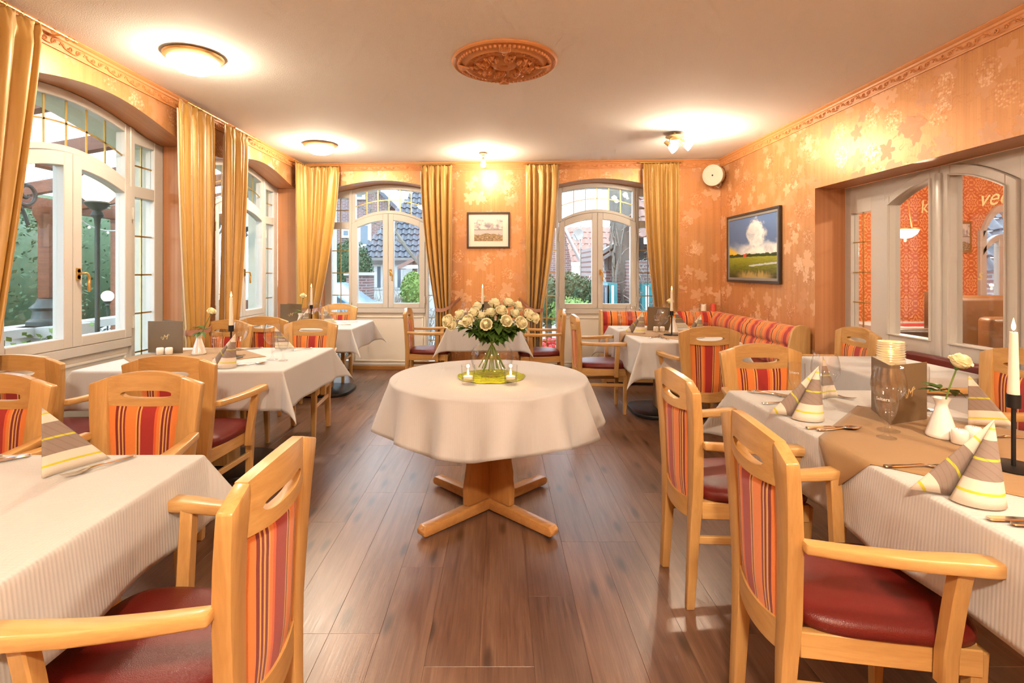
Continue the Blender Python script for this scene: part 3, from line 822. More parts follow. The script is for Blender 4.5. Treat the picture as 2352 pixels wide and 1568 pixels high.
        rings = []; n = len(ctr)
        for i, p in enumerate(ctr):
            tt = i/(n-1); wd = lerp(0.018, 0.030, tt)
            if tt > 0.86: wd *= sqrt(max(0.12, 1-((tt-0.86)/0.145)**2))
            th = lerp(0.014, 0.0165, tt)
            rings.append([(s*(p.x-wd), p.y, p.z-th),(s*(p.x+wd), p.y, p.z-th),(s*(p.x+wd), p.y, p.z+th),(s*(p.x-wd), p.y, p.z+th)])
        m = MB(); m.loft(rings); obj('armrest', m, MT['oak_y'], t, bevel=0.006, bseg=2, angle=45)
    m = MB().box(-0.185,0.185,0.188,0.212,0.362,0.428); obj('front_rail', m, MT['oak_x'], t, bevel=0.003, bseg=1)
    # leather seat
    R = []; N = 44
    def outline(a, k):
        c, s_ = cos(a), sin(a); p = 0.5
        x = abs(c)**p*(1 if c >= 0 else -1); y = abs(s_)**p*(1 if s_ >= 0 else -1)
        yy = 0.018+0.226*y; hw = 0.186+0.042*(y+1)/2
        return (x*hw*k, 0.018+(yy-0.018)*k)
    for k, z in ((0.94,0.424),(0.99,0.432),(1.0,0.447),(0.985,0.460),(0.93,0.470),(0.82,0.477),(0.6,0.482),(0.3,0.484),(0.01,0.484)):
        R.append([(*outline(2*pi*j/N, k), z) for j in range(N)])
    m = MB(); m.loft(R, caps=True); obj('seat', m, MT['leather'], t, angle=60)
    return t
CH = make_chair()
G_CH = 'oak dining armchairs with striped backs'
PX_, NX_, PY_, NY_ = -pi/2, pi/2, 0.0, pi       # facing +x, -x, +y, -y
def chair(x, y, rot, label, sc=None): return place(CH, (x, y, 0), rot, 'striped oak armchair, '+label, G_CH, sc)
chair(0.965, 1.47, PX_-0.075, 'nearest on the right, back to the aisle')
chair(0.985, 2.22, PX_+0.02, 'second from the front at the right aisle edge')
chair(1.485, 2.74, NY_, 'facing the camera at the head of the overlay table')
chair(1.575, 4.17, PY_, 'back to the camera before the corner bench table')
chair(0.96, 5.02, PX_, 'sideways beside the left end of the corner bench table')
chair(2.40, 3.86, NX_, 'in front of the white door frame sidelight')
chair(2.37, 2.60, NX_, 'behind the near right candle, by the glazed door', 1.03)
chair(-0.77, 1.23, NX_, 'largest one, at the bottom left corner')
chair(-1.455, 1.915, NY_, 'facing the camera behind the striped napkin, bottom left')
chair(-2.03, 1.87, NY_, 'facing the camera, cut by the left picture edge, front one')
chair(-1.635, 2.83, PY_, 'back to the camera before the left menu table')
chair(-2.42, 2.86, PY_, 'back to the camera, cut by the left picture edge, rear one')
chair(-1.62, 4.24, NY_, 'facing the camera behind the left table, right of the candle')
chair(-2.33, 4.19, NY_-0.06, 'facing the camera behind the left table, beside the white rose')
chair(-2.17, 5.03, PY_, 'back to the camera before the far left corner table')
chair(-2.03, 6.36, NY_, 'behind the far left corner table, at the window')
chair(-0.785, 5.84, PX_, 'sideways at the left of the small middle table by the back wall')
chair(0.44, 5.70, NX_, 'sideways at the right of the small middle table by the back wall')

# ------------------------------------------------------------------ tables and cloths
def ped_table(label, x0, x1, y0, y1, foot='black', turn=False):
    cx, cy = (x0+x1)/2, (y0+y1)/2
    t = thing('pedestal_table', label, 'table', (cx, cy, 0))
    hx, hy = (x1-x0)/2-0.012, (y1-y0)/2-0.012
    obj('table_top', MB().box(-hx, hx, -hy, hy, 0.708, 0.738), MT['oak_x'], t, bevel=0.004)
    obj('pedestal', MB().box(-0.10, 0.10, -0.09, 0.09, 0.04, 0.708), MT['oak_z'], t, bevel=0.004)
    m = MB(); L, Wd = (min(hx, 0.34), min(hy, 0.30))
    poly = []
    for k in range(40):
        a = 2*pi*k/40; c, s = cos(a), sin(a)
        poly.append((L*abs(c)**0.55*(1 if c > 0 else -1), Wd*abs(s)**0.55*(1 if s > 0 else -1)))
    m.prism(poly, 0.002, 0.036)
    obj('base_plate', m, MT['black'], t, bevel=0.008, bseg=2)
    return t
def leg_table(label, x0, x1, y0, y1, mat='steel'):
    cx, cy = (x0+x1)/2, (y0+y1)/2
    t = thing('leg_table', label, 'table', (cx, cy, 0)); hx, hy = (x1-x0)/2-0.012, (y1-y0)/2-0.012
    obj('table_top', MB().box(-hx, hx, -hy, hy, 0.708, 0.738), MT['oak_x'], t, bevel=0.004)
    obj('apron', MB().box(-hx+0.05, hx-0.05, -hy+0.05, -hy+0.07, 0.63, 0.708).box(-hx+0.05, hx-0.05, hy-0.07, hy-0.05, 0.63, 0.708), MT['oak_x'], t)
    for sx in (-1, 1):
        for sy in (-1, 1):
            if mat == 'steel': m = MB().tube([(sx*(hx-0.08), sy*(hy-0.08), 0.012), (sx*(hx-0.08), sy*(hy-0.08), 0.708)], 0.025, 14)
            else: m = MB().box(sx*(hx-0.08)-0.03, sx*(hx-0.08)+0.03, sy*(hy-0.08)-0.03, sy*(hy-0.08)+0.03, 0.012, 0.708)
            l = obj('leg', m, MT[mat], t)
            obj('foot_glide', MB().tube([(sx*(hx-0.08), sy*(hy-0.08), 0.0), (sx*(hx-0.08), sy*(hy-0.08), 0.014)], 0.02, 10), MT['black'], l)
    return t
def samples(L, d, ni, no):
    r = 0.03
    out = [-d+(d-r)*i/no for i in range(no)] + [-r, -0.02, -0.012, -0.006, 0.0]
    return out + [L*i/ni for i in range(1, ni)] + [L-q for q in reversed(out)]
def cloth(name, label, x0, x1, y0, y1, d, mat, seed=1, z=0.7415, amp=0.012, k=0.52, flare=0.02, kinds=None, cat='tablecloth'):
    rng = random.Random(seed); ph = [rng.uniform(0, 6.28) for _ in range(8)]; fq = [rng.uniform(7, 12) for _ in range(4)]
    Lx, Ly = x1-x0, y1-y0; xs = samples(Lx, d, 14, 12); ys = samples(Ly, d, 14, 12); R = 0.010
    def fall(s):                       # arc length past the edge -> outward, down
        if s < R*pi/2: a = s/R; return R*sin(a), R*(1-cos(a))
        q = s-R*pi/2; return R, R+q
    rows = []
    for v in ys:
        row = []
        for u in xs:
            dx = -u if u < 0 else (u-Lx if u > Lx else 0.0); dy = -v if v < 0 else (v-Ly if v > Ly else 0.0)
            sx = -1 if u < 0 else 1; sy = -1 if v < 0 else 1
            bx = min(max(u, 0), Lx); by = min(max(v, 0), Ly)
            if dx == 0 and dy == 0: ox = oy = 0.0; dz = 0.0
            elif dx > 0 and dy > 0:
                r = hypot(dx, dy); phi = atan2(dy, dx); o, dn = fall(r)
                h = k*sin(2*phi)**0.85; q = max(0, dn-R)
                e = o + q*h*0.7071 + flare*(r/d)
                ox = e*sx; oy = e*sy
                ox *= 0.35+0.65*cos(phi)**0.6 if cos(phi) > 0 else 0.35; oy *= 0.35+0.65*sin(phi)**0.6
                dz = R+q*sqrt(1-h*h) if dn > R else dn
            elif dx > 0:
                o, dn = fall(dx); t = dx/d; win = min(1, by/0.15, (Ly-by)/0.15)
                wv = amp*t*win*(sin(fq[0]*by+ph[0])+0.6*sin(fq[1]*1.7*by+ph[1])); ox = sx*(o+flare*t+wv); oy = 0; dz = dn
            else:
                o, dn = fall(dy); t = dy/d; win = min(1, bx/0.15, (Lx-bx)/0.15)
                wv = amp*t*win*(sin(fq[2]*bx+ph[2])+0.6*sin(fq[3]*1.7*bx+ph[3])); oy = sy*(o+flare*t+wv); ox = 0; dz = dn
            row.append((x0+bx+ox, y0+by+oy, z-dz+0.0006*sin(9*u+ph[4])*sin(8*v+ph[5])))
        rows.append(row)
    m = MB(); m.grid(rows); me = m.mesh(name, angle=75)
    o = obj(name, me, mat)
    md = o.modifiers.new('thick', 'SOLIDIFY'); md.thickness = 0.0018; md.offset = 1.0
    tag(o, label, cat)
    return o
def overlay(label, cx, cy, half, x0, x1, y0, y1, seed=0, rot=0.0, z=0.7445):
    """diamond cloth lying on a table top, its corners hanging over the edges"""
    N = 26; rows = []
    for i in range(N+1):
        row = []
        for j in range(N+1):
            a = -1+2*i/N; b = -1+2*j/N
            px = (a-b)/2*half*2*0.5*1.0; py = (a+b)/2*half*2*0.5
            qx = px*cos(rot)-py*sin(rot)+cx; qy = px*sin(rot)+py*cos(rot)+cy
            dz = 0.0
            for lo, hi, isx in ((x0, x1, 1), (y0, y1, 0)):
                c = qx if isx else qy
                ov = lo-c if c < lo else (c-hi if c > hi else 0)
                if ov > 0:
                    sg = -1 if c < lo else 1
                    base = lo if c < lo else hi
                    out = min(ov, 0.014)+0.035*max(0, ov-0.014)/0.15+0.006*sin(14*(qy if isx else qx)+seed)*min(1, ov/0.1)
                    if isx: qx = base+sg*out
                    else: qy = base+sg*out
                    dz += max(0, ov-0.010)
            row.append((qx, qy, z-dz))
        rows.append(row)
    m = MB(); m.grid(rows); o = obj('table_overlay', m.mesh('table_overlay', angle=75), MT['runner'])
    md = o.modifiers.new('thick', 'SOLIDIFY'); md.thickness = 0.0014; md.offset = 1.0
    return tag(o, label, 'overlay')
TA = (1.14, 1.92, 0.75, 2.575); TB = (2.09, 2.72, 2.88, 3.60); TD = (1.17, 1.98, 4.30, 5.58)
T1 = (-2.20, -0.958, 0.72, 1.672); T2 = (-2.52, -1.287, 3.09, 4.0); T3 = (-2.40, -1.515, 5.31, 6.2); TM = (-0.54, 0.20, 5.43, 6.28)
def dr(T, e): return (T[0]+e, T[1]-e, T[2]+e, T[3]-e)
leg_table('table with steel legs under the long cloth on the right', *TA)
cloth('tablecloth', 'long cream cloth on the near right table', *TA, 0.235, MT['linen_rib'], 3)
overlay('caramel diamond overlay on the near right table', 1.56, 1.72, 0.56, *TA, seed=1)
leg_table('small table beside the glazed door', *TB, mat='oak_z')
cloth('tablecloth', 'cream cloth on the small table beside the glazed door', *TB, 0.24, MT['linen'], 4)
ped_table('pedestal table in front of the striped corner bench', *TD)
cloth('tablecloth', 'cream cloth hanging low in front of the striped corner bench', *TD, 0.30, MT['linen'], 5, amp=0.02)
overlay('caramel diamond overlay before the corner bench', 1.56, 4.93, 0.52, *TD, seed=2)
ped_table('pedestal table at the bottom left', *T1)
cloth('tablecloth', 'ribbed cream cloth on the bottom left table', *T1, 0.215, MT['linen_rib'], 6)
ped_table('pedestal table below the first left window', *T2)
cloth('tablecloth', 'cream cloth on the left table with menu and candle', *T2, 0.235, MT['linen'], 7)
overlay('caramel diamond overlay on the left menu table', -2.10, 3.58, 0.50, *T2, seed=3)
ped_table('pedestal table in the far left corner', *T3)
cloth('tablecloth', 'cream cloth on the far left corner table', *T3, 0.24, MT['linen'], 8)
ped_table('small pedestal table against the back wall between the curtains', *TM)
cloth('tablecloth', 'cream cloth on the small middle table by the back wall', *TM, 0.25, MT['linen'], 9)

# round table in the aisle
RX, RY, RR = -0.060, 2.93, 0.548
rt = thing('round_table', 'round wooden pedestal table with crossed feet in the aisle', 'table', (RX, RY, 0))
obj('table_top', MB().lathe([(0.0,0.705),(RR-0.012,0.705),(RR-0.008,0.71),(RR-0.008,0.733),(RR-0.012,0.738),(0.0,0.738)], 48), MT['alder_x'], rt)
for k in range(4):
    a = pi/4+k*pi/2; mrot = Matrix.Rotation(a, 4, 'Z')
    w = 0.030
    prof = [(0.0, 0.012), (0.46, 0.012), (0.472, 0.02), (0.474, 0.042), (0.455, 0.060), (0.0, 0.072)]
    m = MB(); m.loft([[(r, s*w, z) for r, z in prof] for s in (-1, 1)]); m.xf(mrot)
    obj('foot', m, MT['alder_x'], rt, bevel=0.006, bseg=2)
    pr = [(0.0,0.072),(0.176,0.072),(0.178,0.16),(0.165,0.22),(0.150,0.30),(0.148,0.40),(0.158,0.52),(0.172,0.62),(0.19,0.705),(0.0,0.705)]
    m = MB(); m.loft([[(r, s*0.021, z) for r, z in pr] for s in (-1, 1)]); m.xf(mrot)
    obj('pedestal_wing', m, MT['alder_z'], rt, bevel=0.004, bseg=2)
def round_cloth():
    rng = random.Random(11); N = 180; rows = []
    folds = [(rng.uniform(0,6.28)) for _ in range(6)]
    def wave(a):
        b = a+0.045*sin(3*a+folds[3])+0.03*sin(5*a+folds[4])
        w = 0.85*sin(14*b+folds[0])+0.22*sin(5*b+folds[1])
        return (abs(w)**0.85)*(1 if w > 0 else -1)
    zt = 0.7415; Rr = RR
    for r in (0.001, 0.15, 0.3, 0.42, 0.50, Rr-0.012):
        rows.append([(r*cos(2*pi*j/N), r*sin(2*pi*j/N), zt+0.0005*sin(9*j*2*pi/N+r*20)) for j in range(N)])
    for k in range(1, 5):
        a_ = pi/2*k/4; rows.append([((Rr-0.012+0.012*sin(a_))*cos(2*pi*j/N), (Rr-0.012+0.012*sin(a_))*sin(2*pi*j/N), zt-0.012*(1-cos(a_))) for j in range(N)])
    D = 0.245
    for k in range(1, 15):
        t = k/14; row = []
        for j in range(N):
            a = 2*pi*j/N; w = wave(a+0.06*t*sin(3*a))
            tt = t**0.8
            r = Rr + 0.052*t + (t**0.75)*0.046*w
            z = zt-0.012-D*t*(1-0.085*w) + 0.012*t*sin(5*a+1.2)
            row.append((r*cos(a), r*sin(a), z))
        rows.append(row)
    m = MB(); m.grid(rows, True)
    o = obj('tablecloth', m.mesh('round_tablecloth', angle=80), MT['linen'], None, (RX, RY, 0))
    md = o.modifiers.new('thick', 'SOLIDIFY'); md.thickness = 0.0018; md.offset = 1.0
    tag(o, 'round cream cloth with hanging folds on the aisle table', 'tablecloth')
round_cloth()

# ------------------------------------------------------------------ striped corner bench
def bench_piece(t, length, name):
    """backrest along +x from 0..length, front towards -y, wall at y=0"""
    prof = []
    def padded(z0, z1, y0, y1, bulge, n=8):
        out = []
        for i in range(n+1):
            f = i/n; z = lerp(z0, z1, f); out.append((lerp(y0, y1, f)-bulge*sqrt(max(0, 1-(2*f-1)**2)), z))
        return out
    lo = padded(0.47, 0.665, -0.175, -0.150, 0.022); up = padded(0.668, 0.80, -0.150, -0.125, 0.026)
    top = [(-0.115+0.02*0, 0.822), (-0.085, 0.834), (-0.055, 0.836)]
    front = lo+up+top; back = [(-0.035, 0.83), (-0.030, 0.47)]
    pr = front+back
    n = max(2, int(length/0.15)); rings = [[(length*i/n, y, z) for y, z in pr] for i in range(n+1)]
    m = MB(); m.loft(rings)
    return m
bt = thing('corner_bench', 'corner bench with red and orange striped upholstery and oak end panel', 'bench')
bx0 = 1.27; a0 = bw(bx0, -0.02); bl = 2.62-bx0
uvb = lambda co: (co.x, co.z)
b1 = obj('backrest', bench_piece(bt, bl, 'a'), MT['stripe_b'], bt, (a0[0], a0[1], 0), AL, uvf=uvb, angle=50)
yr0 = bw(2.5, -0.02)[1]-0.03
yend = 4.60; seam = 5.42
b2 = obj('backrest', bench_piece(bt, yr0-seam, 'b'), MT['stripe_b'], bt, (XR-0.02, yr0, 0), -pi/2, uvf=lambda co: (co.x+0.07, co.z), angle=50)
b3 = obj('backrest', bench_piece(bt, seam-0.012-yend, 'c'), MT['stripe_b'], bt, (XR-0.02, seam-0.012, 0), -pi/2, uvf=lambda co: (co.x+0.19, co.z), angle=50)
# wooden rear board, ends, seat
endp = [(-0.46,0.0),(-0.46,0.10),(-0.40,0.40),(-0.215,0.50),(-0.175,0.74),(-0.160,0.80),(-0.13,0.842),(-0.085,0.855),(-0.045,0.852),(-0.015,0.835),(0.0,0.80),(0.0,0.0)]
m = MB(); m.loft([[(u, y, z) for y, z in endp] for u in (0.0, 0.034)])
obj('end_panel', m, MT['oak_z'], bt, (XR-0.012, yend, 0), -pi/2, bevel=0.006, bseg=2, angle=40)
m = MB(); m.loft([[(u, y, z) for y, z in endp] for u in (-0.034, 0.0)])
obj('end_panel', m, MT['oak_z'], bt, (a0[0], a0[1], 0), AL, bevel=0.006, bseg=2, angle=40)
obj('seat_cushion', MB().box(0, bl-0.2, -0.50, -0.17, 0.40, 0.475), MT['leather'], bt, (a0[0], a0[1], 0), AL, bevel=0.02, bseg=3)
obj('seat_cushion', MB().box(0.5, yr0-yend, -0.50, -0.17, 0.40, 0.475), MT['leather'], bt, (XR-0.02, yr0, 0), -pi/2, bevel=0.02, bseg=3)
obj('seat_box', MB().box(0, bl-0.2, -0.46, -0.05, 0.04, 0.40), MT['oak_x'], bt, (a0[0], a0[1], 0), AL)
obj('seat_box', MB().box(0.5, yr0-yend, -0.46, -0.05, 0.04, 0.40), MT['oak_x'], bt, (XR-0.02, yr0, 0), -pi/2)
obj('back_board', MB().box(0, bl, -0.030, 0.0, 0.04, 0.80), MT['oak_x'], bt, (a0[0], a0[1], 0), AL)
obj('back_board', MB().box(0, yr0-yend, -0.030, -0.004, 0.04, 0.80), MT['oak_x'], bt, (XR-0.004, yr0, 0), -pi/2)
# low red bench against the glazed door
rb = thing('door_bench', 'low red leather bench standing before the glazed double door', 'bench', (2.96, 3.10, 0))
obj('backrest', MB().box(-0.10, -0.02, -0.50, 0.62, 0.30, 0.765), MT['leather'], rb, bevel=0.02, bseg=3)
obj('seat_cushion', MB().box(-0.22, -0.02, -0.50, 0.62, 0.36, 0.45), MT['leather'], rb, bevel=0.02, bseg=3)
obj('plinth', MB().box(-0.20, -0.03, -0.48, 0.60, 0.0, 0.36), MT['oak_y'], rb)
# ------------------------------------------------------------------ table ware
ZT = 0.7455
def m_wine(h=0.235, r=0.056, foot=0.036):
    prof = [(0.0,0.0),(foot,0.0),(foot,0.0025),(foot*0.6,0.006),(0.010,0.013),(0.0052,0.028),(0.005,0.07),(0.0065,0.088),(0.020,0.100),(r*0.72,0.122),(r*0.97,0.150),(r,0.168),(r*0.95,0.195),(r*0.80,h-0.004),(r*0.78,h)]
    inner = [(r*0.765,h),(r*0.785,h-0.006),(r*0.93,0.195),(r*0.975,0.168),(r*0.945,0.150),(r*0.69,0.124),(0.017,0.104),(0.0,0.101)]
    return MB().lathe(prof+inner, 28)
def m_small(h=0.178, r=0.035, foot=0.030):
    prof = [(0.0,0.0),(foot,0.0),(foot,0.0025),(foot*0.55,0.006),(0.008,0.013),(0.006,0.022),(0.0055,0.042),(0.010,0.054),(0.024,0.075),(0.033,0.105),(r,0.130),(r*0.97,h-0.003),(r*0.95,h)]
    inner = [(r*0.93,h),(r*0.95,h-0.004),(r*0.965,0.130),(0.0315,0.106),(0.022,0.079),(0.006,0.062),(0.0,0.060)]
    return MB().lathe(prof+inner, 24)
def m_tumbler(h=0.10, r=0.036):
    return MB().lathe([(0.0,0.0),(r*0.9,0.0),(r*0.93,0.004),(r,h),(r*0.965,h),(r*0.90,0.013),(0.0,0.012)], 28)
def curved_text(body, size, r, name='etched_lettering'):
    me = text_mesh(body, size, 0.0)
    for v in me.vertices:
        a = -pi/2 + v.co.x/r; v.co = Vector((r*cos(a), r*sin(a), v.co.y))
    me.materials.append(MT['etch']); return me
WM, SM, TMB = m_wine().mesh('goblet', angle=60), m_small().mesh('wine_glass', angle=60), m_tumbler().mesh('tumbler', angle=50)
for me in (WM, SM, TMB): me.materials.append(MT['glass'])
LM = curved_text('Selters', 0.016, 0.0353)
def glass(kind, p, label, script=False):
    t = thing({'w': 'goblet', 's': 'stem_glass', 't': 'tumbler'}[kind], label, 'glass', (p.x, p.y, ZT+0.002))
    obj('glass_body', {'w': WM, 's': SM, 't': TMB}[kind], None, t)
    if kind == 's' or script:
        L = obj('etched_lettering', LM, None, t, (0, 0, 0.135 if kind == 's' else 0.06)); L.rotation_euler = (0, 0, -atan2(p.x, p.y)*1.0 - 0.35)
    return t
# candle holder with taper candle
def candle(p, label, h=0.22, lit=0.35):
    t = thing('candle_holder', 'black metal candle holder '+label, 'candle holder', (p.x, p.y, ZT+0.002))
    obj('base_disc', MB().lathe([(0,0),(0.072,0),(0.073,0.003),(0.070,0.005),(0,0.005)], 36), MT['black'], t)
    obj('stem', MB().tube([(0,0,0.004),(0,0,0.182)], 0.0058, 10), MT['black'], t)
    obj('cup', MB().lathe([(0,0.178),(0.0175,0.178),(0.0175,0.218),(0.0150,0.218),(0.0150,0.186),(0,0.186)], 20), MT['black'], t)
    c = thing('taper_candle', 'lit ivory taper candle in the holder '+label, 'candle', (p.x, p.y, ZT+0.190))
    obj('wax', MB().lathe([(0,0),(0.0142,0),(0.0140,0.03),(0.0100,h-0.006),(0.0092,h),(0.003,h-0.002),(0,h-0.002)], 16), MT['wax'], c)
    obj('wick', MB().tube([(0,0,h-0.002),(0.001,0,h+0.008)], 0.0009, 5), MT['wick'], c)
    obj('flame', MB().lathe([(0.0003,h+0.004),(0.0035,h+0.008),(0.0052,h+0.014),(0.0045,h+0.022),(0.0022,h+0.032),(0.0003,h+0.042)], 10), MT['flame'], c)
    l = bpy.data.lights.new('candle_light', 'POINT'); l.energy = lit; l.color = (1, 0.55, 0.2); l.shadow_soft_size = 0.012
    lo = bpy.data.objects.new('candle_light', l); COL.objects.link(lo); lo.parent = c; lo.location = (0, 0, h+0.05)
    return t
def petal_bloom(mb, c, axis, size, rng, openness=1.0):
    """rose head of curled petals around an axis"""
    ax = Vector(axis).normalized(); e1 = ax.orthogonal().normalized(); e2 = ax.cross(e1)
    c = Vector(c)
    layers = [(3, 0.26, 0.66, 0.02), (4, 0.46, 0.62, 0.08), (5, 0.66, 0.58, 0.18), (5, 0.84, 0.50, 0.34), (6, 1.02, 0.40, 0.52)]
    mb.ball(c+ax*size*0.16, size*0.31, seg=10, rings=7)
    for n, rad, hgt, flare in layers:
        off = rng.uniform(0, 6.28)
        for k in range(n):
            a0 = off+2*pi*k/n; wd = 2*pi/n*0.86; rows = []
            jit = rng.uniform(0.9, 1.12)
            for i in range(6):
                f = i/5; row = []
                for j in range(6):
                    g = -1+2*j/5; a = a0+g*wd*(0.45+0.75*sin(pi*min(1, 0.25+f*0.6)))
                    prof = (sin(pi*0.5*min(1, f*1.5)))**0.7
                    r = size*(0.10+rad*0.52*prof + flare*0.55*max(0, f-0.55)*openness + (0.07*(abs(g)-0.4) if f > 0.6 else 0))
                    z = size*(-0.50 + (hgt+0.42)*f*jit - 0.16*f*abs(g)**2.2 - (flare*0.35*max(0, f-0.7)/0.3))
                    row.append(c + ax*z + (e1*cos(a)+e2*sin(a))*r)
                rows.append(row)
            mb.grid(rows)
def sepals(mb, c, axis, size, rng):
    ax = Vector(axis).normalized(); e1 = ax.orthogonal().normalized(); e2 = ax.cross(e1); c = Vector(c)
    mb.ball(c-ax*size*0.55, size*0.17, seg=8, rings=5)
    for k in range(5):
        a = 2*pi*k/5+rng.uniform(-.2,.2); d = e1*cos(a)+e2*sin(a); s = ax.cross(d)
        b = c-ax*size*0.52+d*size*0.15; tip = c+ax*size*(rng.uniform(-0.35, 0.1))+d*size*0.72; mid = (b+tip)/2+d*size*0.12-ax*size*0.05
        mb.add([b-s*size*0.06, b+s*size*0.06, mid+s*size*0.07, tip, mid-s*size*0.07], [(0,1,2,4),(4,2,3)])
def leaf_blade(mb, base, direction, up, length, width, droop=0.25, n=6):
    d = Vector(direction).normalized(); u = (Vector(up)-d*Vector(up).dot(d)); u = u.normalized() if u.length > 1e-4 else d.orthogonal().normalized()
    s = d.cross(u); base = Vector(base); L, C, Rr = [], [], []
    for i in range(n+1):
        f = i/n; w = width*sin(pi*f**0.8)*0.5 + 0.0006
        p = base+d*length*f - u*droop*length*f*f
        L.append(p-s*w+u*w*0.25); C.append(p); Rr.append(p+s*w+u*w*0.25)
    mb.grid([L, C, Rr])
    return base+d*length*0.05
def rose(name, label, base, head, size, rng, leaves=3, group=None, leafrange=(0.25, 0.75), cat='rose', bendz=0.3, lsize=(0.055, 0.032)):
    base = Vector(base); head = Vector(head)
    t = thing(name, label, cat, tuple(base), 0.0, group)
    mid = base.lerp(head, 0.5)+Vector((0, 0, (head-base).length*0.06*bendz)) + Vector((base.x-head.x, base.y-head.y, 0))*0.10
    pth = smooth_path([Vector((0,0,0)), mid-base, head-base], 7)
    ax = (pth[-1]-pth[-3]).normalized(); ax = (ax+Vector((rng.uniform(-.15,.15), rng.uniform(-.35,.0), 0.1))).normalized()
    obj('stem', MB().tube(pth, [0.0028]*len(pth), 6), MT['stem'], t)
    hb = MB(); petal_bloom(hb, pth[-1]+ax*size*0.5, ax, size, rng); bl = obj('bloom', hb, MT['petal'], t, angle=80, recalc=False)
    sb = MB(); sepals(sb, pth[-1]+ax*size*0.5, ax, size, rng); obj('sepals', sb, MT['leaf'], bl, angle=80)
    for k in range(leaves):
        f = rng.uniform(*leafrange); p = pth[int(f*(len(pth)-1))]; a = rng.uniform(0, 6.28)
        d = Vector((cos(a), sin(a), rng.uniform(-0.25, 0.45)))
        m = MB(); tip = p+d*0.022; m.tube([p, tip], 0.0011, 4)
        for da in (0, 0.9, -0.9):
            dd = Matrix.Rotation(da, 3, 'Z') @ d
            leaf_blade(m, tip, dd, (0,0,1), lsize[0]*rng.uniform(0.8, 1.15)*(1 if da == 0 else 0.8), lsize[1]*rng.uniform(0.85, 1.15)*(1 if da == 0 else 0.85), rng.uniform(0.1, 0.5))
        obj('leaf', m, MT['leaf'], t, angle=80, recalc=False)
    return t
VM = MB().lathe([(0,0),(0.044,0),(0.047,0.004),(0.046,0.012),(0.030,0.066),(0.0185,0.104),(0.0170,0.112),(0.020,0.122),(0.0275,0.137),(0.0255,0.137),(0.0150,0.113),(0.0145,0.108),(0.0,0.05)], 32).mesh('bud_vase', angle=50)
VM.materials.append(MT['porcelain'])
def bud_vase(p, label, head_off, size=0.042, seed=1, leaves=3):
    v = obj('bud_vase', VM, None, None, (p.x, p.y, ZT+0.002)); tag(v, 'white conical porcelain bud vase '+label, 'vase')
    rng = random.Random(seed); b = Vector((p.x, p.y, ZT+0.06))
    rose('rose', 'single cream rose in the bud vase '+label, b, Vector((p.x, p.y, ZT))+Vector(head_off), size, rng, leaves, leafrange=(0.40, 0.62), lsize=(0.068, 0.036))
SH = MB().lathe([(0,0),(0.021,0),(0.024,0.003),(0.0245,0.030),(0.0235,0.044),(0.019,0.049),(0,0.050)], 24).mesh('shaker', angle=50); SH.materials.append(MT['porcelain'])
def shaker(p, label):
    t = thing('shaker', label, 'shaker', (p.x, p.y, ZT+0.002)); obj('shaker_body', SH, None, t)
    obj('pour_holes', MB().tube([(0.004,0,0.0495),(0.004,0,0.0508)], 0.0012, 6).tube([(-0.004,0,0.0495),(-0.004,0,0.0508)], 0.0012, 6), MT['wick'], t)
MLOGO = text_mesh('M', 0.046, 0.0003, 0.28)
def menu(spine, left, right, label, h=0.225, logo=1):
    """standing folded menu: spine, left end, right end are floor points (x,y)"""
    t = thing('menu_folder', label, 'menu', (spine[0], spine[1], ZT+0.002))
    for k, e in enumerate((left, right)):
        d = Vector((e[0]-spine[0], e[1]-spine[1], 0)); w = d.length; ang = atan2(d.y, d.x)
        p = obj('cover', MB().box(0, w, -0.0016, 0.0016, 0, h), MT['menu'], t, (0,0,0), ang, bevel=0.0008, bseg=1)
        if logo == k:
            sd = -1 if cos(ang) > 0 else 1
            g = obj('gold_monogram', MLOGO, MT['goldink'], p, (w/2, sd*0.0021, h*0.43)); g.rotation_euler = (pi/2, 0, 0 if sd < 0 else pi)
            sw = MB()
            sw.tube(smooth_path([(-0.026,0,0.004),(-0.032,0,0.012),(-0.024,0,0.017),(-0.017,0,0.006),(-0.022,0,-0.003),(-0.012,0,-0.002)],4), 0.0011, 5)
            s2 = MB().tube(smooth_path([(0.016,0,0.030),(0.025,0,0.037),(0.031,0,0.031),(0.026,0,0.026)],4), 0.0011, 5)
            obj('gold_flourish', s2, MT['goldink'], p, (w/2, sd*0.0022, h*0.43), 0.0 if sd < 0 else pi)
            obj('gold_flourish', sw, MT['goldink'], p, (w/2, sd*0.0022, h*0.43), 0.0 if sd < 0 else pi)
    return t
# cutlery
def strip_mesh(stations):          # (y, halfwidth, z, thickness)
    m = MB(); m.loft([[(-w,y,z),(w,y,z),(w*0.8,y,z+t),(-w*0.8,y,z+t)] for y, w, z, t in stations]); return m
HAND = [(0.0,0.0050,0.0022,0.0030),(0.004,0.0085,0.002,0.0034),(0.03,0.0080,0.002,0.0036),(0.07,0.0052,0.003,0.0036),(0.105,0.0034,0.006,0.0034)]
def knife_m():
    m = strip_mesh([(0.0,0.006,0.0015,0.004),(0.004,0.0095,0.0012,0.005),(0.05,0.0088,0.0012,0.0055),(0.095,0.0075,0.0015,0.005),(0.105,0.0070,0.002,0.003)])
    m.loft([[(-w0,y,0.0022),(w1,y,0.0022),(w1,y,0.0022+t),(-w0,y,0.0022+t)] for y, w0, w1, t in ((0.105,0.007,0.007,0.0025),(0.13,0.009,0.009,0.0015),(0.18,0.0095,0.010,0.0012),(0.205,0.0085,0.007,0.0010),(0.218,0.0070,-0.002,0.0008))])
    return m
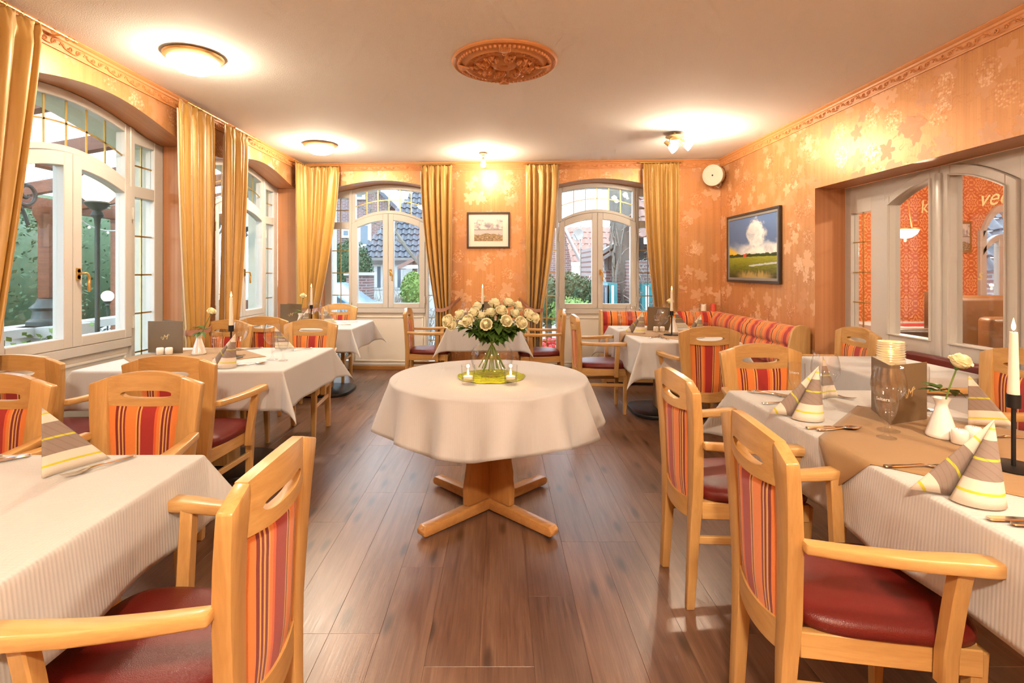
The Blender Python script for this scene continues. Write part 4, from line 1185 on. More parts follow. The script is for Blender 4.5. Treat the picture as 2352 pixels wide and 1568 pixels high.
def fork_m():
    m = strip_mesh(HAND+[(0.125,0.0055,0.006,0.0026),(0.140,0.0115,0.003,0.0020),(0.155,0.0125,0.0015,0.0016)])
    for k in range(4):
        x = -0.0108+0.0072*k
        m.loft([[(x-w,y,z),(x+w,y,z),(x+w,y,z+0.0014),(x-w,y,z+0.0014)] for y, w, z in ((0.153,0.0022,0.0016),(0.175,0.0017,0.003),(0.198,0.0008,0.008))])
    return m
def spoon_m():
    m = strip_mesh(HAND)
    rows = []
    for i in range(9):
        f = i/8; y = 0.103+0.062*f; w = 0.0195*sqrt(max(0.01, 1-(2*f-1.05)**2)) if f > 0.03 else 0.0035
        rows.append([(w*g, y, 0.007-0.006*sin(pi*f)*(1-g*g*0.8)) for g in (-1,-0.6,-0.2,0.2,0.6,1)])
    m.grid(rows); m.grid([[(x,y,z+0.0014) for x,y,z in r] for r in rows])
    return m
CUT = {'knife': knife_m().mesh('knife', angle=40), 'fork': fork_m().mesh('fork', angle=40), 'spoon': spoon_m().mesh('spoon', angle=60)}
for me in CUT.values(): me.materials.append(MT['silver'])
def cutlery(kind, p, q, label, z=ZT):
    """handle end at p, pointing towards q"""
    d = Vector(q)-Vector(p); a = atan2(d.y, d.x)-pi/2
    o = obj('table_'+kind if kind != 'knife' else 'table_knife', CUT[kind], None, None, (p[0], p[1], z+0.0022), a)
    tag(o, label, kind, 'table cutlery'); return o
# napkins
def napkin_cone(p, rot, label, h=0.20, sc=1.0):
    """standing folded napkin: a rolled front wing and a flat side wing meeting at the tip"""
    t = thing('folded_napkin', label, 'napkin', (p.x, p.y, ZT+0.003), rot); tip = Vector((0.062, 0.0, h))
    def wing(arc, n=18, mrow=10):
        mb = MB(); rows = []
        for i in range(mrow+1):
            f = i/mrow
            rows.append([Vector(b)*(1-f)+tip*f + Vector((0,0,0)) for b in arc])
        mb.grid(rows); return mb
    arc1 = [(lerp(-0.045,0.075,0.5-0.5*cos(a))+0.0, -0.055*sin(a)-0.012, 0.0) for a in [pi*i/16 for i in range(17)]]
    arc2 = [(lerp(-0.115,-0.030,i/10), 0.012-0.030*sin(pi*i/10)*0.4+0.02*(1-i/10), 0.006*sin(pi*i/10)) for i in range(11)]
    arc2 += [(-0.018, 0.020, 0.0), (-0.025, 0.05, 0.0), (-0.06, 0.07, 0.0)]
    uvf = lambda co: (co.x*4.0, min(0.999, max(0.0, co.z/h + 0.10*co.x)))
    uvf2 = lambda co: (co.x*4.0, min(0.999, max(0.0, hypot(co.x+0.12, co.z*0.9)/0.225)))
    for nm, arc, uf in (('front_wing', arc1, uvf), ('side_wing', arc2, uvf2)):
        o = obj(nm, wing(arc), MT['napkin'], t, uvf=uf, angle=80)
        md = o.modifiers.new('thick', 'SOLIDIFY'); md.thickness = 0.0012
    t.scale = (sc,)*3
    return t
def napkin_tri(p, rot, label, w=0.155, h=0.195):
    """napkin folded to an upright triangle, vertical edge at the origin, sloping to +x; second flap behind"""
    t = thing('folded_napkin', label, 'napkin', (p.x, p.y, ZT+0.003), rot)
    for nm, ang in (('front_flap', 0.0), ('rear_flap', 0.75)):
        rows = []
        for i in range(11):
            f = i/10; rows.append([(w*(1-f)*g*cos(ang), w*(1-f)*g*sin(ang)+0.008*sin(pi*g)*(1-f), h*f) for g in [j/8 for j in range(9)]])
        mb = MB(); mb.grid(rows)
        o = obj(nm, mb, MT['napkin'], t, uvf=lambda co: (co.x*4, min(0.999, co.z/h*0.98+0.01)), angle=80)
        md = o.modifiers.new('thick', 'SOLIDIFY'); md.thickness = 0.0012
    return t
V3 = lambda x, y: Vector((x, y, ZT))
# ---- near right table
menu((1.489,1.99), (1.568,2.203), (1.688,2.066), 'open olive brown menu with gold M on the near right table')
glass('w', V3(1.425,1.915), 'large round goblet in front of the near right menu')
glass('s', V3(1.357,1.833), 'small stem glass overlapping the goblet before the near right menu')
bud_vase(V3(1.563,1.848), 'on the near right table', (0.054,0.0,0.245), 0.047, 4, 3)
shaker(V3(1.560,1.772), 'white porcelain shaker nearer the folded napkin, near right table'); shaker(V3(1.632,1.800), 'white porcelain shaker partly hidden behind its twin, near right table')
napkin_cone(V3(1.200,1.345), -0.20, 'striped cone napkin nearest on the right table', 0.205)
napkin_cone(V3(1.205,2.085), -0.15, 'striped cone napkin at the far left of the near right table', 0.205)
napkin_tri(V3(1.475,2.385), 0.35, 'striped napkin behind the goblet at the far end of the near right table', 0.10)
napkin_tri(V3(1.770,1.975), -0.18, 'striped triangle napkin right of the rose, near right table')
glass('w', V3(1.386,2.224), 'large round goblet behind the far cone napkin, near right table')
glass('s', V3(1.312,2.310), 'small stem glass left of the far cone napkin, near right table')
glass('s', V3(1.80,2.24), 'stem glass behind the menu on the near right table')
candle(V3(1.533,1.559), 'at the right picture edge', 0.215)
cutlery('knife', (1.14,1.942), (1.40,1.955), 'knife reaching onto the overlay, near right table')
cutlery('spoon', (1.165,1.915), (1.40,1.945), 'spoon beside the knife on the overlay, near right table')
cutlery('fork', (1.148,1.56), (1.40,1.56), 'fork near the nearest cone napkin, right table')
cutlery('knife', (1.150,1.232), (1.40,1.205), 'knife at the right picture edge')
cutlery('spoon', (1.180,1.205), (1.42,1.175), 'spoon at the right picture edge')
cutlery('fork', (1.20,2.535), (1.36,2.40), 'fork at the far left corner of the near right table')
cutlery('knife', (1.235,2.545), (1.40,2.40), 'knife at the far left corner of the near right table')
cutlery('fork', (1.155,2.30), (1.36,2.315), 'single fork left of the far cone napkin')
cutlery('fork', (1.50,2.53), (1.62,2.36), 'fork between the far napkin and the menu')
cutlery('knife', (1.66,2.28), (1.88,2.19), 'knife behind the bud vase, near right table')
cutlery('fork', (1.66,2.25), (1.88,2.16), 'fork behind the bud vase, near right table')
cutlery('fork', (1.90,1.80), (1.70,1.86), 'fork behind the right candle')
# ---- small table by the door
lt = thing('candle_jar', 'ribbed glass candle jar glowing on the small table by the door', 'lantern', (2.44,3.26,ZT+0.002))
pr = []
for i in range(71):
    z = 0.145*i/70; pr.append((0.072+0.0045*sin(2*pi*z/0.0145), z))
jm = NT('ribbed_mercury_glass'); b_ = jm.bsdf((0.93,0.86,0.70), 0.12, 0.0, trans=0.72, emis=(1.0,0.62,0.25), estr=0.06)
obj('glass_jar', MB().lathe([(0,0.0)]+pr+[(0.070,0.145),(0.070,0.006),(0,0.006)], 36), b_, lt, angle=70)
obj('tealight', MB().lathe([(0,0.008),(0.03,0.008),(0.03,0.04),(0,0.038)], 20), MT['wax'], lt)
obj('flame', MB().lathe([(0.0003,0.042),(0.006,0.052),(0.004,0.070),(0.0003,0.085)], 10), MT['flame'], lt)
l = bpy.data.lights.new('jar_light', 'POINT'); l.energy = 0.5; l.color = (1,0.55,0.2); l.shadow_soft_size = 0.01
lo = bpy.data.objects.new('jar_light', l); COL.objects.link(lo); lo.parent = lt; lo.location = (0,0,0.10)
gl = thing('reading_glasses', 'thin framed eyeglasses lying before the candle jar', 'glasses', (2.36,3.10,ZT+0.003))
for s in (-1, 1):
    obj('rim', MB().tube([(s*0.032+0.025*cos(a), 0, 0.020+0.018*sin(a)) for a in [2*pi*i/18 for i in range(18)]], 0.0012, 5, closed=True), MT['steel'], gl)
    obj('temple', MB().tube([(s*0.058,0,0.026),(s*0.062,0.07,0.024),(s*0.060,0.13,0.004)], 0.0012, 5), MT['steel'], gl)
# ---- left menu table
menu((-2.255,3.715), (-2.515,3.735), (-2.47,3.83), 'olive brown menu with gold M on the left table, before the window', logo=0)
shaker(V3(-2.37,3.645), 'white shaker left of its twin before the left menu'); shaker(V3(-2.315,3.655), 'white shaker right of its twin before the left menu')
bud_vase(V3(-2.115,3.672), 'on the left menu table', (0.085,0.0,0.285), 0.040, 7, 4)
candle(V3(-1.81,3.52), 'on the left menu table', 0.215)
napkin_cone(V3(-1.675,3.185), 0.05, 'striped cone napkin in front of the left table candle', 0.20)
glass('s', V3(-1.895,3.50), 'small stem glass left of the left table candle')
glass('w', V3(-1.80,3.62), 'goblet behind the left table candle')
glass('w', V3(-1.498,3.44), 'goblet alone at the right of the left menu table'); glass('s', V3(-1.412,3.405), 'small stem glass right of the goblet on the left menu table')
napkin_tri(V3(-1.68,3.90), 0.1, 'striped napkin behind the goblet on the left menu table', 0.15, 0.17)
cutlery('knife', (-1.66,3.22), (-1.40,3.42), 'knife at the front edge of the left menu table', ZT)
cutlery('spoon', (-1.62,3.215), (-1.38,3.37), 'spoon beside the knife on the left menu table')
cutlery('fork', (-1.42,3.96), (-1.56,3.78), 'fork at the rear right of the left menu table')
cutlery('knife', (-1.80,3.97), (-1.98,3.80), 'knife at the rear of the left menu table'); cutlery('fork', (-1.84,3.95), (-2.02,3.80), 'fork at the rear of the left menu table')
# ---- bottom left table
napkin_tri(V3(-1.292,1.473), 1.10, 'striped triangle napkin on the bottom left table', 0.175, 0.20)
cutlery('fork', (-1.152,1.652), (-1.235,1.48), 'fork lying right of the napkin on the bottom left table')
cutlery('knife', (-1.49,1.66), (-1.66,1.48), 'knife left of the napkin on the bottom left table')
cutlery('fork', (-1.57,1.65), (-1.72,1.48), 'fork at the left edge on the bottom left table')
# ---- far left corner table
menu((-2.13,5.62), (-2.37,5.64), (-2.33,5.73), 'olive brown menu with gold M on the far left corner table', logo=0)
bud_vase(V3(-2.10,5.50), 'on the far left corner table', (0.03,0.0,0.30), 0.045, 9, 3)
candle(V3(-2.02,5.60), 'on the far left corner table', 0.215)
glass('s', V3(-2.13,5.72), 'small stem glass left of the candle, far left corner table'); glass('w', V3(-2.10,5.85), 'goblet behind the rose, far left corner table')
glass('w', V3(-1.87,5.55), 'goblet right of the candle, far left corner table'); glass('s', V3(-1.76,5.50), 'small stem glass by the window chair, far left corner table')
napkin_cone(V3(-2.05,5.42), 0.0, 'striped cone napkin left of the far corner candle', 0.19); napkin_tri(V3(-1.95,5.80), 0.1, 'striped triangle napkin right of the far corner candle', 0.14, 0.17)
cutlery('fork', (-1.62,5.95), (-1.80,5.80), 'fork on the far left corner table'); cutlery('knife', (-1.60,5.62), (-1.78,5.60), 'knife on the far left corner table')
# ---- middle table at the back wall
menu((-0.06,6.08), (-0.28,6.09), (-0.22,6.17), 'olive brown menu behind the rose bouquet, back wall table', logo=0)
candle(V3(-0.19,5.75), 'behind the rose bouquet, back wall table', 0.205)
bud_vase(V3(-0.20,5.95), 'behind the bouquet, back wall table', (0.01,0.0,0.26), 0.04, 12, 2)
glass('w', V3(-0.37,5.85), 'goblet left of the candle on the back wall table'); glass('s', V3(-0.30,5.75), 'small stem glass left of the candle on the back wall table')
glass('w', V3(0.02,5.9), 'goblet right of the candle on the back wall table'); glass('s', V3(-0.05,5.78), 'small stem glass right of the candle on the back wall table')
napkin_cone(V3(-0.42,5.62), 0.0, 'striped cone napkin on the back wall table', 0.18)
# ---- corner bench table
menu((1.672,5.12), (1.447,5.13), (1.48,5.22), 'dark standing menu on the corner bench table', logo=None)
shaker(V3(1.50,5.02), 'white shaker left of its twin, corner bench table'); shaker(V3(1.56,5.02), 'white shaker right of its twin, corner bench table')
bud_vase(V3(1.645,4.95), 'on the corner bench table', (-0.015,0.05,0.27), 0.045, 15, 2)
candle(V3(1.566,4.76), 'on the corner bench table', 0.215)
glass('w', V3(1.485,4.76), 'goblet left of the candle, corner bench table'); glass('s', V3(1.435,4.74), 'small stem glass left of the candle, corner bench table')
napkin_cone(V3(1.285,4.90), 0.1, 'striped cone napkin left of the menu, corner bench table', 0.20); napkin_cone(V3(1.72,4.60), 0.3, 'striped cone napkin right of the candle, corner bench table', 0.20)
napkin_tri(V3(1.78,5.30), 0.1, 'striped triangle napkin behind the candle, corner bench table', 0.15, 0.18)
glass('w', V3(1.29,5.15), 'goblet behind the left napkin, corner bench table'); glass('s', V3(1.225,5.30), 'small stem glass behind the left napkin, corner bench table')
glass('w', V3(1.81,4.85), 'goblet on the right of the corner bench table'); glass('t', V3(1.93,4.90), 'straight tumbler at the right of the corner bench table', True)
glass('w', V3(1.73,5.42), 'goblet at the rear of the corner bench table')
cutlery('knife', (1.30,4.55), (1.46,4.70), 'knife on the corner bench overlay'); cutlery('fork', (1.43,4.42), (1.40,4.62), 'fork at the front edge of the corner bench table')
# ---- bench ledge candles
for px, mat, lb in ((1617, 'wax', 'cream pillar candle on the bench top, left of the red one'), (1639, 'red_wax', 'coral red pillar candle on the bench top in the corner')):
    u = (px-VPX)/F_PX*6.42; x, y = bw(u, -0.06)
    t = thing('pillar_candle', lb, 'candle', (x, y, 0.838))
    rng = random.Random(px); N = 24
    rows = [[(0.034*cos(2*pi*j/N), 0.034*sin(2*pi*j/N), z) for j in range(N)] for z in (0.0, 0.05)]
    rows.append([(0.034*cos(2*pi*j/N), 0.034*sin(2*pi*j/N), 0.082+0.010*sin(2*pi*j/N*2+px)) for j in range(N)])
    rows.append([(0.026*cos(2*pi*j/N), 0.026*sin(2*pi*j/N), 0.080) for j in range(N)])
    m = MB(); m.loft(rows); obj('wax', m, MT[mat], t, angle=50)
    obj('wick', MB().tube([(0,0,0.078),(0.001,0,0.09)], 0.0012, 5), MT['wick'], t)
# ---- bouquet on the round table
pm_ = MB(); rng = random.Random(21)
for k in range(46):
    r = rng.uniform(0.03, 0.155); a = rng.uniform(0, 6.28); rr = rng.uniform(0.02, 0.045)
    r = min(r, 0.186-rr)
    pm_.tube([(r*cos(a)+rr*cos(b)*1.0, r*sin(a)+rr*sin(b), 0.003+0.0022*sin(3*b+k)) for b in [2*pi*i/14 for i in range(14)]], 0.0022, 4, closed=True)
for rr in (0.184, 0.176, 0.13, 0.09, 0.05):
    pm_.tube([((rr+0.003*sin(9*b))*cos(b), (rr+0.003*sin(9*b))*sin(b), 0.003+0.0015*sin(11*b)) for b in [2*pi*i/60 for i in range(60)]], 0.0026, 4, closed=True)
mat_ = thing('place_mat', 'round lime green woven mat under the rose vase', 'mat', (RX+0.012, 2.90, ZT))
obj('woven_cord', pm_, MT['lime'], mat_)
obj('mat_backing', MB().lathe([(0,0.0008),(0.182,0.0008),(0.182,0.0024),(0,0.0024)], 48), MT['lime'], mat_)
VZ = ZT+0.0052; VC = Vector((RX+0.016, 2.905, VZ))
vp = [(0.0,0.004),(0.06,0.0),(0.080,0.012),(0.108,0.050),(0.120,0.095),(0.113,0.140),(0.085,0.178),(0.056,0.196),(0.050,0.206),(0.058,0.216)]
vi = [(0.055,0.216),(0.047,0.206),(0.053,0.195),(0.082,0.176),(0.110,0.139),(0.1165,0.095),(0.105,0.052),(0.077,0.018),(0.05,0.012),(0.0,0.012)]
vs = thing('rose_vase', 'round clear glass vase holding the rose bouquet', 'vase', tuple(VC))
obj('glass_body', MB().lathe(vp+vi, 48), MT['glass'], vs, angle=70)
heads = [(1062,722),(1045,742),(1100,705),(1080,735),(1135,700),(1165,697),(1128,722),(1118,742),(1150,715),(1185,705),(1192,738),(1208,722),(1222,728),(1160,735),(1092,718),(1036,735),(1178,720),(1108,728)]
hl = ['upper left of the bouquet','far left lower of the bouquet','left of the bouquet, high','left front, below its neighbour','top, right of the candle','topmost right pair, left one','centre, just above the lowest','lowest in front, fully open','behind the centre blooms','topmost right pair, right one','right, turned sideways','right, among three together','far right of the bouquet','right of the centre, half hidden','left, behind the open one','outermost left upper','behind the right group','centre left, small bud']
rng = random.Random(33)
for k, ((px, py), lb) in enumerate(zip(heads, hl)):
    dep = 2.905+(-0.10 if py > 730 else (0.06 if py < 706 else -0.02))+rng.uniform(-0.03, 0.03)
    hd = at(px, py, dep); hd.z -= 0.012
    d = Vector((hd.x-VC.x, hd.y-VC.y, 0))
    base = Vector((VC.x, VC.y, VZ+rng.uniform(0.02, 0.045))) - d*rng.uniform(0.35, 0.6)
    bo = base-VC; rr = hypot(bo.x, bo.y)
    if rr > 0.075: base = Vector((VC.x+bo.x*0.075/rr, VC.y+bo.y*0.075/rr, base.z))
    # route through the neck
    t = thing('bouquet_rose', 'cream rose, '+lb, 'rose', tuple(base), 0.0, 'roses in the round vase')
    neck = VC+Vector((d.x*0.11, d.y*0.11, 0.208)); nk = Vector((neck.x-VC.x, neck.y-VC.y, 0))
    if nk.length > 0.036: nk = nk*(0.036/nk.length); neck = Vector((VC.x+nk.x, VC.y+nk.y, neck.z))
    pth = smooth_path([Vector((0,0,0)), neck-base, (neck.lerp(hd, 0.5)+Vector((0,0,0.012)))-base, hd-base], 6)
    obj('stem', MB().tube(pth, 0.0027, 6), MT['stem'], t)
    ax = (pth[-1]-pth[-4]).normalized()+Vector((0, -0.25, 0.15)); ax.normalize(); size = rng.uniform(0.042, 0.050)
    hb = MB(); petal_bloom(hb, pth[-1]+ax*size*0.4, ax, size, rng); bl = obj('bloom', hb, MT['petal'], t, angle=80, recalc=False)
    sb = MB(); sepals(sb, pth[-1]+ax*size*0.4, ax, size, rng); obj('sepals', sb, MT['leaf'], bl, angle=80)
    for q in range(6):
        f = rng.uniform(0.36, 0.84); p = pth[int(f*(len(pth)-1))]
        aa = rng.uniform(0, 6.28); dd = Vector((cos(aa)*1.0, sin(aa)*1.0, rng.uniform(-0.35, 0.25)))
        m = MB(); tip = p+dd*0.018; m.tube([p, tip], 0.001, 4)
        for da in (0, 1.0, -1.0):
            leaf_blade(m, tip, Matrix.Rotation(da, 3, 'Z') @ dd, (0,0,1), rng.uniform(0.050, 0.072), rng.uniform(0.036, 0.050), rng.uniform(0.15, 0.6))
        obj('leaf', m, MT['leaf'], t, angle=80, recalc=False)
for px, lb in ((1075, 'left'), (1173, 'right')):
    p = on(px, 882, ZT)
    t = thing('tealight_glass', 'clear tumbler with a burning tealight, %s of the rose vase' % lb, 'candle glass', (p.x, p.y, ZT+0.001))
    obj('glass_body', MB().lathe([(0,0),(0.030,0),(0.032,0.004),(0.036,0.098),(0.0345,0.098),(0.0305,0.016),(0,0.014)], 32), MT['glass'], t, angle=60)
    obj('water', MB().lathe([(0,0.0145),(0.030,0.0165),(0.0315,0.028),(0,0.028)], 28), MT['water'], t)
    obj('tealight', MB().lathe([(0,0.026),(0.022,0.026),(0.024,0.032),(0.024,0.040),(0.0225,0.042),(0,0.041)], 22), MT['wax'], t)
    obj('flame', MB().lathe([(0.0003,0.044),(0.004,0.049),(0.0055,0.055),(0.004,0.064),(0.0003,0.078)], 10), MT['flame'], t)
    l = bpy.data.lights.new('tealight_light', 'POINT'); l.energy = 0.22; l.color = (1,0.55,0.2); l.shadow_soft_size = 0.008
    lo = bpy.data.objects.new('tealight_light', l); COL.objects.link(lo); lo.parent = t; lo.location = (0,0,0.085)
# ------------------------------------------------------------------ curtains
def poly_at(path, s):
    L = [0.0]
    for a, b in zip(path, path[1:]): L.append(L[-1]+hypot(b[0]-a[0], b[1]-a[1]))
    d = s*L[-1]
    for i in range(len(path)-1):
        if d <= L[i+1] or i == len(path)-2:
            t = (d-L[i])/max(1e-6, L[i+1]-L[i]); a, b = path[i], path[i+1]
            return (lerp(a[0], b[0], t), lerp(a[1], b[1], t))
def nrm_at(path, s):
    a = poly_at(path, max(0, s-0.04)); b = poly_at(path, min(1, s+0.04)); dx, dy = b[0]-a[0], b[1]-a[1]; l = hypot(dx, dy)
    return (dy/l, -dx/l)
def curtain(label, top, tie, floor_, seed, n=9, ztop=2.618, ztie=0.84, hook=None, lining=None, power=1.7, flip=1):
    """top, tie, floor_: plan polylines of the curtain at rod height, at the tie band and at the floor"""
    rng = random.Random(seed); ph = [rng.uniform(0, 6.28) for _ in range(4)]
    t = thing('curtain', label, 'curtain', (0, 0, 0))
    NS = n*9; zs = [ztop+0.030, ztop+0.018, ztop+0.006, ztop-0.012, ztop-0.04, ztop-0.09] + [lerp(ztop-0.16, ztie+0.05, (i/20)) for i in range(21)] + [ztie+0.02, ztie, ztie-0.02, ztie-0.06] + [lerp(ztie-0.14, 0.03, i/7) for i in range(8)]
    rows = []
    wtop = sum(hypot(b[0]-a[0], b[1]-a[1]) for a, b in zip(top, top[1:])); wtie = sum(hypot(b[0]-a[0], b[1]-a[1]) for a, b in zip(tie, tie[1:]))
    for z in zs:
        row = []
        for j in range(NS+1):
            s = j/NS
            if z >= ztie: f = max(0.0, min(1.0, (ztop-z)/(ztop-ztie)))**power; A = poly_at(top, s); B = poly_at(tie, s)
            else: f = min(1.0, ((ztie-z)/(ztie-0.03))**0.6); A = poly_at(tie, s); B = poly_at(floor_, s)
            x, y = lerp(A[0], B[0], f), lerp(A[1], B[1], f)
            nx, ny = nrm_at(top, s); nx *= flip; ny *= flip
            down = max(0.0, min(1.0, (ztop-z)/(ztop-ztie)))
            amp = 0.020+0.018*down
            if z > ztop-0.05: amp = 0.012
            sw = s + (0.030*sin(2.3*s*2*pi+ph[2])+0.012*sin(5*s*2*pi+ph[3]))
            w = sin(2*pi*n*sw+ph[0])+0.35*sin(2*pi*n*0.5*sw+ph[1]+1.5*down)
            w = (abs(w)**0.75)*(1 if w > 0 else -1)
            if z > ztop-0.02: w += 0.5*sin(2*pi*n*2.7*s+ph[3]+60*(z-ztop))
            if abs(z-ztie) < 0.03: amp *= 0.7
            row.append((x+nx*amp*w, y+ny*amp*w, z+(0.006*sin(2*pi*n*1.9*s) if z > ztop-0.01 else 0)))
        rows.append(row)
    m = MB(); m.grid(rows)
    o = obj('drape', m, MT['curtain'], t, angle=80)
    md = o.modifiers.new('thick', 'SOLIDIFY'); md.thickness = 0.003
    if lining is not None:
        lm = MB(); i0, i1 = (0, 2) if lining == 0 else (-1, -3); L0, L1 = [], []
        for r in rows[4:]:
            p, q = Vector(r[i0]), Vector(r[i1]); d = Vector((p.x-q.x, p.y-q.y, 0)); d = d.normalized() if d.length > 1e-5 else Vector((1,0,0))
            L0.append(p+d*0.001); L1.append(p+d*0.014)
        lm.grid([L0, L1]); o = obj('lining_edge', lm, MT['lining'], t, angle=80); md = o.modifiers.new('thick', 'SOLIDIFY'); md.thickness = 0.002
    if hook:
        a, b = tie[0], tie[-1]; nx, ny = nrm_at(tie, 0.5); nx *= flip; ny *= flip
        hk = Vector(hook)
        near, far = (a, b) if (Vector((a[0],a[1],0))-Vector((hk.x,hk.y,0))).length < (Vector((b[0],b[1],0))-Vector((hk.x,hk.y,0))).length else (b, a)
        pts = smooth_path([hk, (near[0]+nx*0.035, near[1]+ny*0.035, lerp(ztie, hk.z, 0.3)), (poly_at(tie,0.5)[0]+nx*0.062, poly_at(tie,0.5)[1]+ny*0.062, ztie), (far[0]+nx*0.03, far[1]+ny*0.03, ztie+0.005), (far[0]-nx*0.02, far[1]-ny*0.02, ztie+0.01)], 5)
        mb = MB(); mb.loft([[p+Vector((0,0,0.022)), p+Vector((nx*0.004, ny*0.004, 0.022)), p+Vector((nx*0.004, ny*0.004, -0.022)), p+Vector((0,0,-0.022))] for p in pts])
        obj('tieback', mb, MT['tie'], t, angle=60)
        obj('tieback_hook', MB().ball((hk.x, hk.y, hk.z), 0.013, seg=8, rings=6), MT['brass'], t)
    return t
ZR = 2.662
def rod(label, pts, brackets, rings=6):
    t = thing('curtain_rod', label, 'curtain rod')
    P = [Vector(p) for p in pts]; P = smooth_path(P, 6) if len(P) > 2 else P
    obj('rod_tube', MB().tube(P, 0.008, 10), MT['brass'], t)
    mb = MB()
    for e, d in ((P[0], P[0]-P[1]), (P[-1], P[-1]-P[-2])):
        d = d.normalized(); mb.tube([e, e+d*0.012, e+d*0.024], [0.0105, 0.0105, 0.0085], 10)
    obj('end_cap', mb, MT['brass'], t)
    for (a, b) in brackets:
        a, b = Vector(a), Vector(b); d = (b-a).normalized()
        mb = MB(); mb.tube([a, a+d*0.006], 0.018, 14); mb.tube([a, b], 0.005, 8)
        obj('bracket', mb, MT['brass'], t)
    for k in range(rings):
        f = (k+0.6)/rings*(len(P)-1); i = min(int(f), len(P)-2); p = P[i].lerp(P[i+1], f-i); d = (P[i+1]-P[i]).normalized()
        e1 = Vector((0,0,1)); e2 = d.cross(e1)
        r = obj('ring', MB().tube([p-e1*0.005+(e1*cos(a)+e2*sin(a))*0.0135 for a in [2*pi*q/14 for q in range(14)]], 0.0018, 5, closed=True), MT['brass'], t)
    return t
XC = XL+0.095
rod('brass curtain rod at the top left picture edge', [(XC,2.25,ZR),(XC,3.02,ZR)], [((XL,2.95,ZR),(XC,2.95,ZR))], 8)
curtain('gold satin curtain at the left picture edge', [(XC,2.26),(XC,2.80)], [(XC,2.24),(XC,2.50)], [(XC,2.24),(XC,2.48)], 1, 6, power=1.15, ztie=0.80, flip=1)
rod('brass curtain rod right of the first left window', [(XC,4.14,ZR),(XC,4.70,ZR)], [((XL,4.17,ZR),(XC,4.17,ZR))], 5)
curtain('gold satin curtain right of the first left window', [(XC,4.00),(XC,4.50)], [(XC,4.08),(XC,4.40)], [(XC,4.06),(XC,4.44)], 2, 5, power=2.2, lining=0, hook=(XL+0.01,4.62,0.88))
rod('brass curtain rod left of the second left window', [(XC,4.88,ZR),(XC,5.37,ZR)], [((XL,4.90,ZR),(XC,4.90,ZR))], 5)
curtain('gold satin curtain left of the second left window', [(XC,4.66),(XC,5.10)], [(XC,4.62),(XC,4.88)], [(XC,4.62),(XC,4.90)], 3, 5, power=1.6, lining=0)
c1 = bw(-2.40,-0.095); c2 = bw(-2.06,-0.095)
rod('bent brass curtain rod around the far left corner', [(XC,6.28,ZR),(XC,6.48,ZR),(XC+0.02,6.58,ZR),(c1[0]+0.03,c1[1],ZR),(c2[0],c2[1],ZR)], [((XL,6.30,ZR),(XC,6.30,ZR)),((*bw(-2.07,0),ZR),(*bw(-2.07,-0.095),ZR))], 8)
curtain('gold satin curtain wrapped around the far left corner', [(XC,6.28),(XC+0.005,6.50),(XC+0.05,6.62),(c1[0]+0.04,c1[1]),bw(-2.03,-0.095)], [(XC+0.01,6.36),(XC+0.06,6.56),bw(-2.28,-0.12)], [(XC+0.01,6.36),(XC+0.06,6.56),bw(-2.26,-0.12)], 4, 7, power=1.5, lining=1, hook=(*bw(-2.47,-0.012),0.90))
def bcur(lb, rl, u0, u1, t0, t1, seed, hooku, ln):
    rod(rl, [(*bw(u0-0.03,-0.095),ZR), (*bw(u1+0.02,-0.095),ZR)], [((*bw(u0+0.01,0),ZR),(*bw(u0+0.01,-0.095),ZR)),((*bw(u1-0.03,0),ZR),(*bw(u1-0.03,-0.095),ZR))], 6)
    curtain(lb, [bw(u0,-0.095), bw(u1,-0.095)], [bw(t0,-0.095), bw(t1,-0.095)], [bw(t0+0.01,-0.095), bw(t1-0.01,-0.095)], seed, 5, power=1.75, lining=ln, hook=(*bw(hooku,-0.012),0.985) if hooku is not None else None)
bcur('gold satin curtain left of the small framed picture', 'brass curtain rod left of the bare bulb', -0.985, -0.595, -0.80, -0.615, 5, -0.50, 0)
bcur('gold satin curtain right of the small framed picture', 'brass curtain rod right of the bare bulb', 0.325, 0.735, 0.345, 0.54, 6, 0.24, 1)
bcur('gold satin curtain left of the round speaker', 'brass curtain rod left of the round speaker', 1.77, 2.205, 1.90, 2.185, 7, None, 0)

# ------------------------------------------------------------------ lamps
def lamp_point(parent, loc, energy, r=0.06, col=LAMP):
    l = bpy.data.lights.new('lamp_light', 'POINT'); l.energy = energy; l.color = col; l.shadow_soft_size = r
    o = bpy.data.objects.new('lamp_light', l); COL.objects.link(o); o.parent = parent; o.location = loc
    return o
OPAL = {}
def opal(L):                       # lit opal glass of a given radiance
    L = round(L, 1)
    if L not in OPAL: OPAL[L] = emit('opal_glass_lit', LAMP, L)
    return OPAL[L]
def dome(x, y, label, k=1.0):
    t = thing('ceiling_lamp', label, 'lamp', (x, y, H))
    obj('rim', MB().lathe([(0.0,-0.002),(0.170,-0.002),(0.176,-0.010),(0.172,-0.022),(0.150,-0.038),(0.143,-0.038),(0.148,-0.03)], 48), MT['brass_m'], t)
    obj('opal_dome', MB().lathe([(0.148,-0.034),(0.145,-0.056),(0.126,-0.082),(0.090,-0.102),(0.044,-0.112),(0.0005,-0.115)], 40), opal(E_DOME*k/0.27), t)
MT['brass_m'] = simple('matt_brass_rim', (0.62, 0.44, 0.20), 0.35, 0.85)
dome(-1.95, 3.33, 'round opal ceiling lamp with brass rim, nearer one on the left', 0.8)
dome(-1.95, 5.67, 'round opal ceiling lamp with brass rim, farther one on the left', 1.25)
dome(-1.95, 0.55, 'round opal fill lamp added behind the camera on the left', 0.45); dome(1.95, 0.35, 'round opal fill lamp added behind the camera on the right', 1.8); dome(0.0, -0.9, 'round opal fill lamp added behind the camera in the middle', 3.6)  # unseen lamps added behind the camera to brighten ceiling and room
